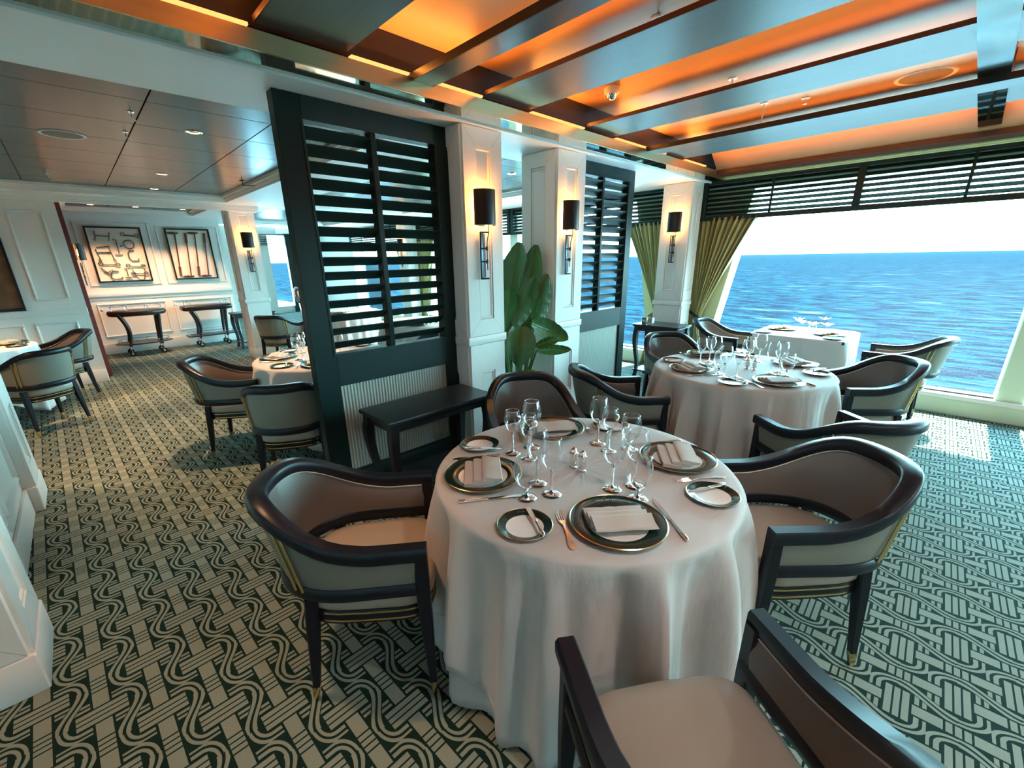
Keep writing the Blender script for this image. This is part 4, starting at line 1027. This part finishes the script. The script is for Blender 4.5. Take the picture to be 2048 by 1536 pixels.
# ---- pictures
def frame(x0, x1, y, z0, z1, label, fill=M_canvas):
    t = empty('framed_picture', label, 'picture', ((x0+x1)/2, y, z0)); inv = T(-(x0+x1)/2, -y, -z0)
    def ob(mb, n, m_, **k): o = mb.build(n, m_, t, **k); o.matrix_parent_inverse = inv; return o
    w_ = 0.022
    m = MB(); m.box(x0, x1, y-0.05, y, z0, z0+w_); m.box(x0, x1, y-0.05, y, z1-w_, z1); m.box(x0, x0+w_, y-0.05, y, z0+w_, z1-w_); m.box(x1-w_, x1, y-0.05, y, z0+w_, z1-w_)
    ob(m, 'picture_frame', M_black, smooth=False); ob(MB().box(x0+w_, x1-w_, y-0.012, y-0.002, z0+w_, z1-w_), 'backing', fill, smooth=False)
    return t, ob
t, ob = frame(0.35, 1.11, 10.69, 1.265, 2.195, 'black-framed picture of twelve horse bits, left on the far wall')
def L2(u, v): return (0.35+0.76*u, 10.655, 2.195-0.93*v)
def circ(u, v, r, n=14): return [(L2(u, v)[0]+r*cos(2*pi*k/n), 10.655, L2(u, v)[2]+r*sin(2*pi*k/n)) for k in range(n)]
def bit(fn): m = MB(); fn(m); ob(m, 'horse_bit', M_bit)
Rb = 0.008
bit(lambda m: (m.tube([L2(.17, .08), L2(.15, .22)], Rb), m.tube([L2(.42, .10), L2(.38, .25)], Rb), m.tube([L2(.16, .16), L2(.40, .17)], Rb), m.tube(circ(.14, .23, .015), .005, 6, True)))
bit(lambda m: (m.tube(circ(.65, .13, .028), Rb*.8, 6, True), m.tube(circ(.90, .15, .028), Rb*.8, 6, True), m.tube([L2(.68, .15), L2(.87, .16)], Rb*1.3)))
bit(lambda m: (m.tube(circ(.72, .31, .07, 20), Rb, 6, True), m.tube([L2(.60, .33), L2(.55, .35)], Rb)))
bit(lambda m: (m.tube([L2(.45, .22), L2(.50, .23), L2(.50, .48)], Rb*.9), m.tube([L2(.42, .50), L2(.56, .50)], Rb)))
bit(lambda m: (m.tube([L2(.13, .36), L2(.36, .34)], Rb*1.8), m.tube([L2(.10, .40), L2(.14, .58)], Rb), m.tube([L2(.34, .38), L2(.38, .58)], Rb), m.tube([L2(.12, .45), L2(.35, .45)], Rb*1.6), m.tube(circ(.13, .60, .018), .006, 6, True), m.tube(circ(.39, .60, .018), .006, 6, True)))
bit(lambda m: m.tube([L2(.78, .43), L2(.70, .42), L2(.66, .48), L2(.66, .57), L2(.70, .61), L2(.82, .61), L2(.83, .57)], Rb*1.2))
bit(lambda m: (m.tube(circ(.12, .66, .03), Rb, 6, True), m.tube(circ(.42, .68, .03), Rb, 6, True), m.tube([L2(.16, .67), L2(.38, .68)], Rb)))
bit(lambda m: (m.tube(circ(.60, .70, .028), Rb, 6, True), m.tube(circ(.88, .71, .028), Rb, 6, True), m.tube([L2(.63, .71), L2(.85, .72)], Rb)))
bit(lambda m: m.tube([L2(.10, .74), L2(.20, .82), L2(.30, .76), L2(.26, .86), L2(.14, .80)], Rb))
bit(lambda m: m.tube([L2(.40, .80), L2(.31, .79), L2(.25, .84), L2(.24, .92), L2(.30, .95), L2(.42, .94), L2(.44, .91)], Rb*1.2))
bit(lambda m: (m.tube([L2(.50, .74), L2(.55, .75), L2(.55, .90)], Rb*.9), m.tube([L2(.48, .92), L2(.62, .92)], Rb)))
bit(lambda m: (m.tube(circ(.66, .85, .028), Rb, 6, True), m.tube(circ(.90, .85, .028), Rb, 6, True), m.tube([L2(.66, .76), L2(.67, .85), L2(.88, .86), L2(.89, .77)], Rb), m.tube([L2(.68, .88), L2(.75, .97), L2(.83, .97), L2(.87, .88)], Rb)))
t, ob = frame(1.465, 2.175, 10.69, 1.27, 2.195, 'black-framed picture of four polo mallets, right on the far wall')
def L3(u, v): return (1.465+0.71*u, 10.652, 2.195-0.925*v)
def mallet(u0, v0, u1, v1, hu, hv, side):
    m = MB(); a, b = Vector(L3(u0, v0)), Vector(L3(u1, v1)); m.tube([a, b], 0.011, 6)
    c = b + (a-b)*0.22; m.tube([b, c], 0.020, 8)                       # grip
    h = 0.14; m.tube([a+Vector((-h*side*0.9, 0, hv)), a+Vector((-h*0.5*side, 0, hv*0.7)), a+Vector((h*0.35*side, 0, 0))], [0.010, 0.022, 0.012], 8)
    ob(m, 'polo_mallet', M_mallet)
mallet(.21, .09, .13, .93, 0, 0.0, 1); mallet(.36, .94, .45, .09, 0, 0.0, 1); mallet(.66, .08, .55, .93, 0, 0.0, 1); mallet(.77, .94, .88, .08, 0, 0.0, 1)
t, ob = frame(-1.35, -0.49, 8.18, 1.03, 1.92, 'dark framed picture cut off by the left edge', M_duskpic)

# ---- plant
t = empty('banana_plant', 'tall potted banana-leaf plant between the two lamp columns', 'plant', (2.76, 2.70, 0))
MB().lathe([(0.13, 0), (0.16, 0.02), (0.19, 0.33), (0.20, 0.36), (0.18, 0.36), (0.17, 0.32)], 24).build('pot', M_black, t)
MB().lathe([(0.01, 0.325), (0.17, 0.325)], 20, cap=False).build('soil', M_redwood, t)
def leaf(base, tip, width, curl, side, droop=0.0):
    """broad blade from base to tip (local coordinates); side = direction across the blade"""
    b, e = Vector(base), Vector(tip); ax = (e-b); L = ax.length; ax.normalize(); sd = Vector(side); sd = (sd-ax*sd.dot(ax)).normalized(); nn = ax.cross(sd)
    NU, NV = 18, 10; rows = []
    for i in range(NU+1):
        f = i/NU; w_ = width*(sin(pi*min(1, f*0.94+0.04))**0.62)*(1.0 - 0.12*f)
        mid = b + ax*L*f + nn*curl*sin(pi*f)*L + Vector((0, 0, -droop*f*f*L))
        row = []
        for j in range(NV+1):
            v = -1+2*j/NV; row.append(tuple(mid + sd*v*w_*0.5 + nn*(0.22*abs(v)**1.3*w_ + 0.006*sin(f*40+v*3)*abs(v))))
        rows.append(row)
    n = NV+1; m = MB().add([p for r in rows for p in r], [(i*n+j, i*n+j+1, (i+1)*n+j+1, (i+1)*n+j) for i in range(NU) for j in range(NV)])
    o = m.build('leaf', M_leaf, t, sharp=180)
    pts = [b + ax*L*f/10 + nn*curl*sin(pi*f/10)*L + Vector((0, 0, -droop*(f/10)**2*L)) for f in range(10)]
    MB().tube(pts, [0.008*(1-f/11) for f in range(10)], 6).build('midrib', M_stem, o)
    return b
def plantstem(p): 
    p = Vector(p); r0 = Vector((p.x*0.3, p.y*0.3, 0.32))
    MB().tube([r0, r0*0.5+p*0.5+Vector((0, 0, 0.04)), p], [0.014, 0.011, 0.008], 6).build('stalk', M_stem, t)
V = (0.70, -0.68, 0.0)     # across the view
for base, tip, wd, curl, sd, dr in [
    ((-0.16, 0.02, 1.03), (0.05, 0.02, 1.68), 0.30, 0.05, V, 0.0), ((0.02, 0.00, 1.02), (0.19, -0.04, 1.66), 0.25, -0.05, (0.6, -0.8, 0), 0.0),
    ((0.05, -0.14, 0.97), (0.20, -0.16, 1.42), 0.20, 0.05, V, 0.0), ((-0.16, 0.06, 1.0), (-0.24, 0.10, 1.46), 0.20, 0.05, V, 0.0),
    ((-0.14, -0.10, 1.00), (0.00, -0.20, 1.40), 0.19, 0.08, V, 0.0), ((-0.12, -0.12, 0.88), (0.06, -0.19, 1.24), 0.16, 0.1, (0.6, -0.4, 0.5), 0.0),
    ((-0.20, -0.04, 0.96), (-0.18, -0.10, 1.32), 0.18, 0.08, V, 0.0),
    ((0.00, -0.16, 1.02), (0.34, -0.30, 0.90), 0.20, -0.12, (0.1, 0.3, 0.9), 0.10), ((-0.08, -0.14, 1.00), (-0.20, -0.20, 0.68), 0.26, 0.1, V, 0.0),
    ((0.03, -0.18, 0.82), (0.24, -0.28, 0.88), 0.09, 0.05, (0.1, 0.2, 0.9), 0.05), ((0.05, -0.18, 0.78), (0.36, -0.32, 0.76), 0.10, -0.05, (0.1, 0.3, 0.9), 0.0),
    ((-0.12, -0.14, 0.56), (0.02, -0.20, 0.59), 0.09, 0.1, (0.3, 0.5, 0.3), 0.0), ((-0.13, -0.14, 0.55), (-0.24, -0.16, 0.62), 0.09, 0.1, (0.3, 0.5, 0.3), 0.0)]:
    leaf(base, tip, wd, curl, sd, dr); plantstem(base)

# ---- silver stand and buckets by the distant windows
t = empty('ice_bucket_stand', 'shiny white oval ice bucket on a stand right of the distant lamp column', 'wine cooler', (3.15, 8.9, 0))
MB().lathe([(0.10, 0.80), (0.15, 0.90), (0.16, 1.02), (0.14, 1.08), (0.10, 1.11)], 20).build('bucket', M_chrome, t)
for k in range(3):
    a = k*2.1; MB().tube([(0.11*cos(a), 0.11*sin(a), 0.80), (0.07*cos(a), 0.07*sin(a), 0.45), (0.14*cos(a), 0.14*sin(a), 0.0)], 0.010, 6).build('leg', M_chrome, t)
# ---- ceiling fittings
def downlight(x, y, z, label, power, spot=True, rot=(0, 0), wide=False):
    t = empty('ceiling_downlight', label, 'downlight', (x, y, z))
    MB().lathe([(0.038, -0.001), (0.052, -0.005), (0.056, -0.001), (0.056, 0.004)], 24, cap=False).build('trim_ring', M_chrome, t)
    MB().lathe([(0.001, 0.004), (0.036, 0.004), (0.038, -0.001)], 20, cap=False).build('lens', M_down, t)
    if power:
        d = bpy.data.lights.new('downlight', 'SPOT'); d.energy = power; d.color = (1.0, 0.93, 0.86) if wide else (1.0, 0.56, 0.30); d.spot_size = radians(150 if wide else 74); d.spot_blend = 0.8 if wide else 0.6; d.shadow_soft_size = 0.04
        l = bpy.data.objects.new('downlight', d); COL.objects.link(l); l.parent = t; l.location = (0, 0, -0.015); l.rotation_euler = (rot[0], rot[1], 0)
for x, y, p, lb in ((0.915, 4.27, 90, 'glowing round downlight nearest the big louvred screen'), (0.975, 6.35, 90, 'glowing round downlight halfway along the dark ceiling'), (1.05, 7.60, 60, 'small round downlight just before the far crown moulding'),
                    (-1.0, 4.9, 90, 'round downlight outside the left edge of the dark ceiling'), (-0.9, 7.1, 110, 'round downlight over the far left table, outside the photo')):
    downlight(x, y, 2.484, lb, p)
for x, lb in ((0.49, 'left'), (1.05, 'middle'), (1.70, 'right')):
    downlight(x, 9.9, 2.469, '%s of three round downlights over the framed pictures' % lb, 40, rot=(radians(20), 0))
downlight(3.95, 3.95, 2.484, 'round downlight seen between the two lamp columns', 40)
downlight(3.3, 6.4, 2.484, 'round downlight of the far room hidden behind the columns', 60)
for i, (x, y) in enumerate(((-0.02, 1.75), (1.0, -0.25), (1.0, -1.7), (-0.02, -2.2), (2.28, -1.6), (-1.06, -2.6), (3.32, -3.2), (1.0, -3.0))):  # all but the first are fill lamps, added to brighten the foreground
    near = i == 0
    downlight(x, y, 2.498, ('round downlight in the ceiling plank above the lower left carpet' if near else 'added fill downlight behind the camera, %s' % ('', 'above the back of the cut-off chair', 'second along the middle plank', 'on the left plank', 'on the plank behind the right chair', 'on the far left plank', 'on the plank nearest the windows', 'third along the middle plank')[i]), 34 if near else 19, wide=not near)
def disc_speaker(x, y, z, label, r=0.12):
    t = empty('ceiling_speaker', label, 'speaker', (x, y, z))
    MB().lathe([(r*0.86, -0.002), (r, -0.006), (r*1.04, 0.0)], 32, cap=False).build('speaker_ring', M_plastic, t)
    MB().lathe([(0.001, -0.004), (r*0.88, -0.003)], 28, cap=False).build('grille', mat('speaker_grille', (0.20, 0.17, 0.13), 0.6), t)
disc_speaker(4.41, 0.50, cz, 'round flush loudspeaker in the orange lit coffer at upper right', 0.155)
disc_speaker(0.205, 4.94, 2.484, 'round flush loudspeaker in the dark panelled ceiling', 0.13)
def sprinkler(x, y, z, label, drop=0.05, arm=None):
    t = empty('ceiling_sprinkler', label, 'sprinkler', (x, y, z))
    MB().lathe([(0.006, 0.0), (0.030, 0.0), (0.028, -0.007), (0.010, -0.010)], 18).build('escutcheon', M_plastic if arm is None else M_blackmetal, t)
    m = MB(); m.tube([(0, 0, -0.005), (0, 0, -drop)], 0.006, 8); m.lathe([(0.002, -drop), (0.014, -drop-0.001), (0.014, -drop-0.003)], 12)
    if arm: m.tube([(0, 0, -drop), arm], 0.005, 6)
    m.build('nozzle', M_plastic if arm is None else M_blackmetal, t)
sprinkler(2.36, 1.34, cz, 'small white sprinkler head in the upper middle coffer'); sprinkler(3.46, 1.38, cz, 'small white sprinkler head right of the smoke detector')
sprinkler(4.17, 1.40, cz, 'white pendant sprinkler on a stem in the orange coffer', drop=0.16); sprinkler(4.28, 1.15, cz, 'tiny sprinkler just above the dark striped beam', drop=0.04)
sprinkler(1.74, 6.28, 2.484, 'black bent fitting on the dark ceiling near the crown moulding', 0.05, (0.09, -0.12, -0.06))
for x, y, lb in ((0.525, 3.98, 'nearer small chrome hook on the dark ceiling seam'), (0.54, 4.57, 'farther small chrome hook on the dark ceiling seam'), (0.08, 7.03, 'shiny sprinkler head on the dark ceiling near the left wall')):
    t = empty('ceiling_hook', lb, 'hook', (x, y, 2.484)); m = MB(); m.tube([(0, 0, 0), (0, 0, -0.03), (0.02, 0.02, -0.045)], 0.004, 6); m.build('hook_rod', M_chrome, t)
    MB().lathe([(0.004, 0), (0.018, 0), (0.014, -0.006)], 12).build('rose', M_chrome, t)
t = empty('smoke_detector', 'white dome smoke detector hanging below the silvered plank', 'smoke detector', (2.99, 2.00, cz))
MB().lathe([(0.05, 0), (0.055, -0.01), (0.052, -0.035), (0.040, -0.045)], 24).build('detector_base', M_plastic, t)
MB().lathe([(0.036, -0.045), (0.030, -0.062), (0.016, -0.074), (0.001, -0.077)], 20).build('dome', M_chrome, t)
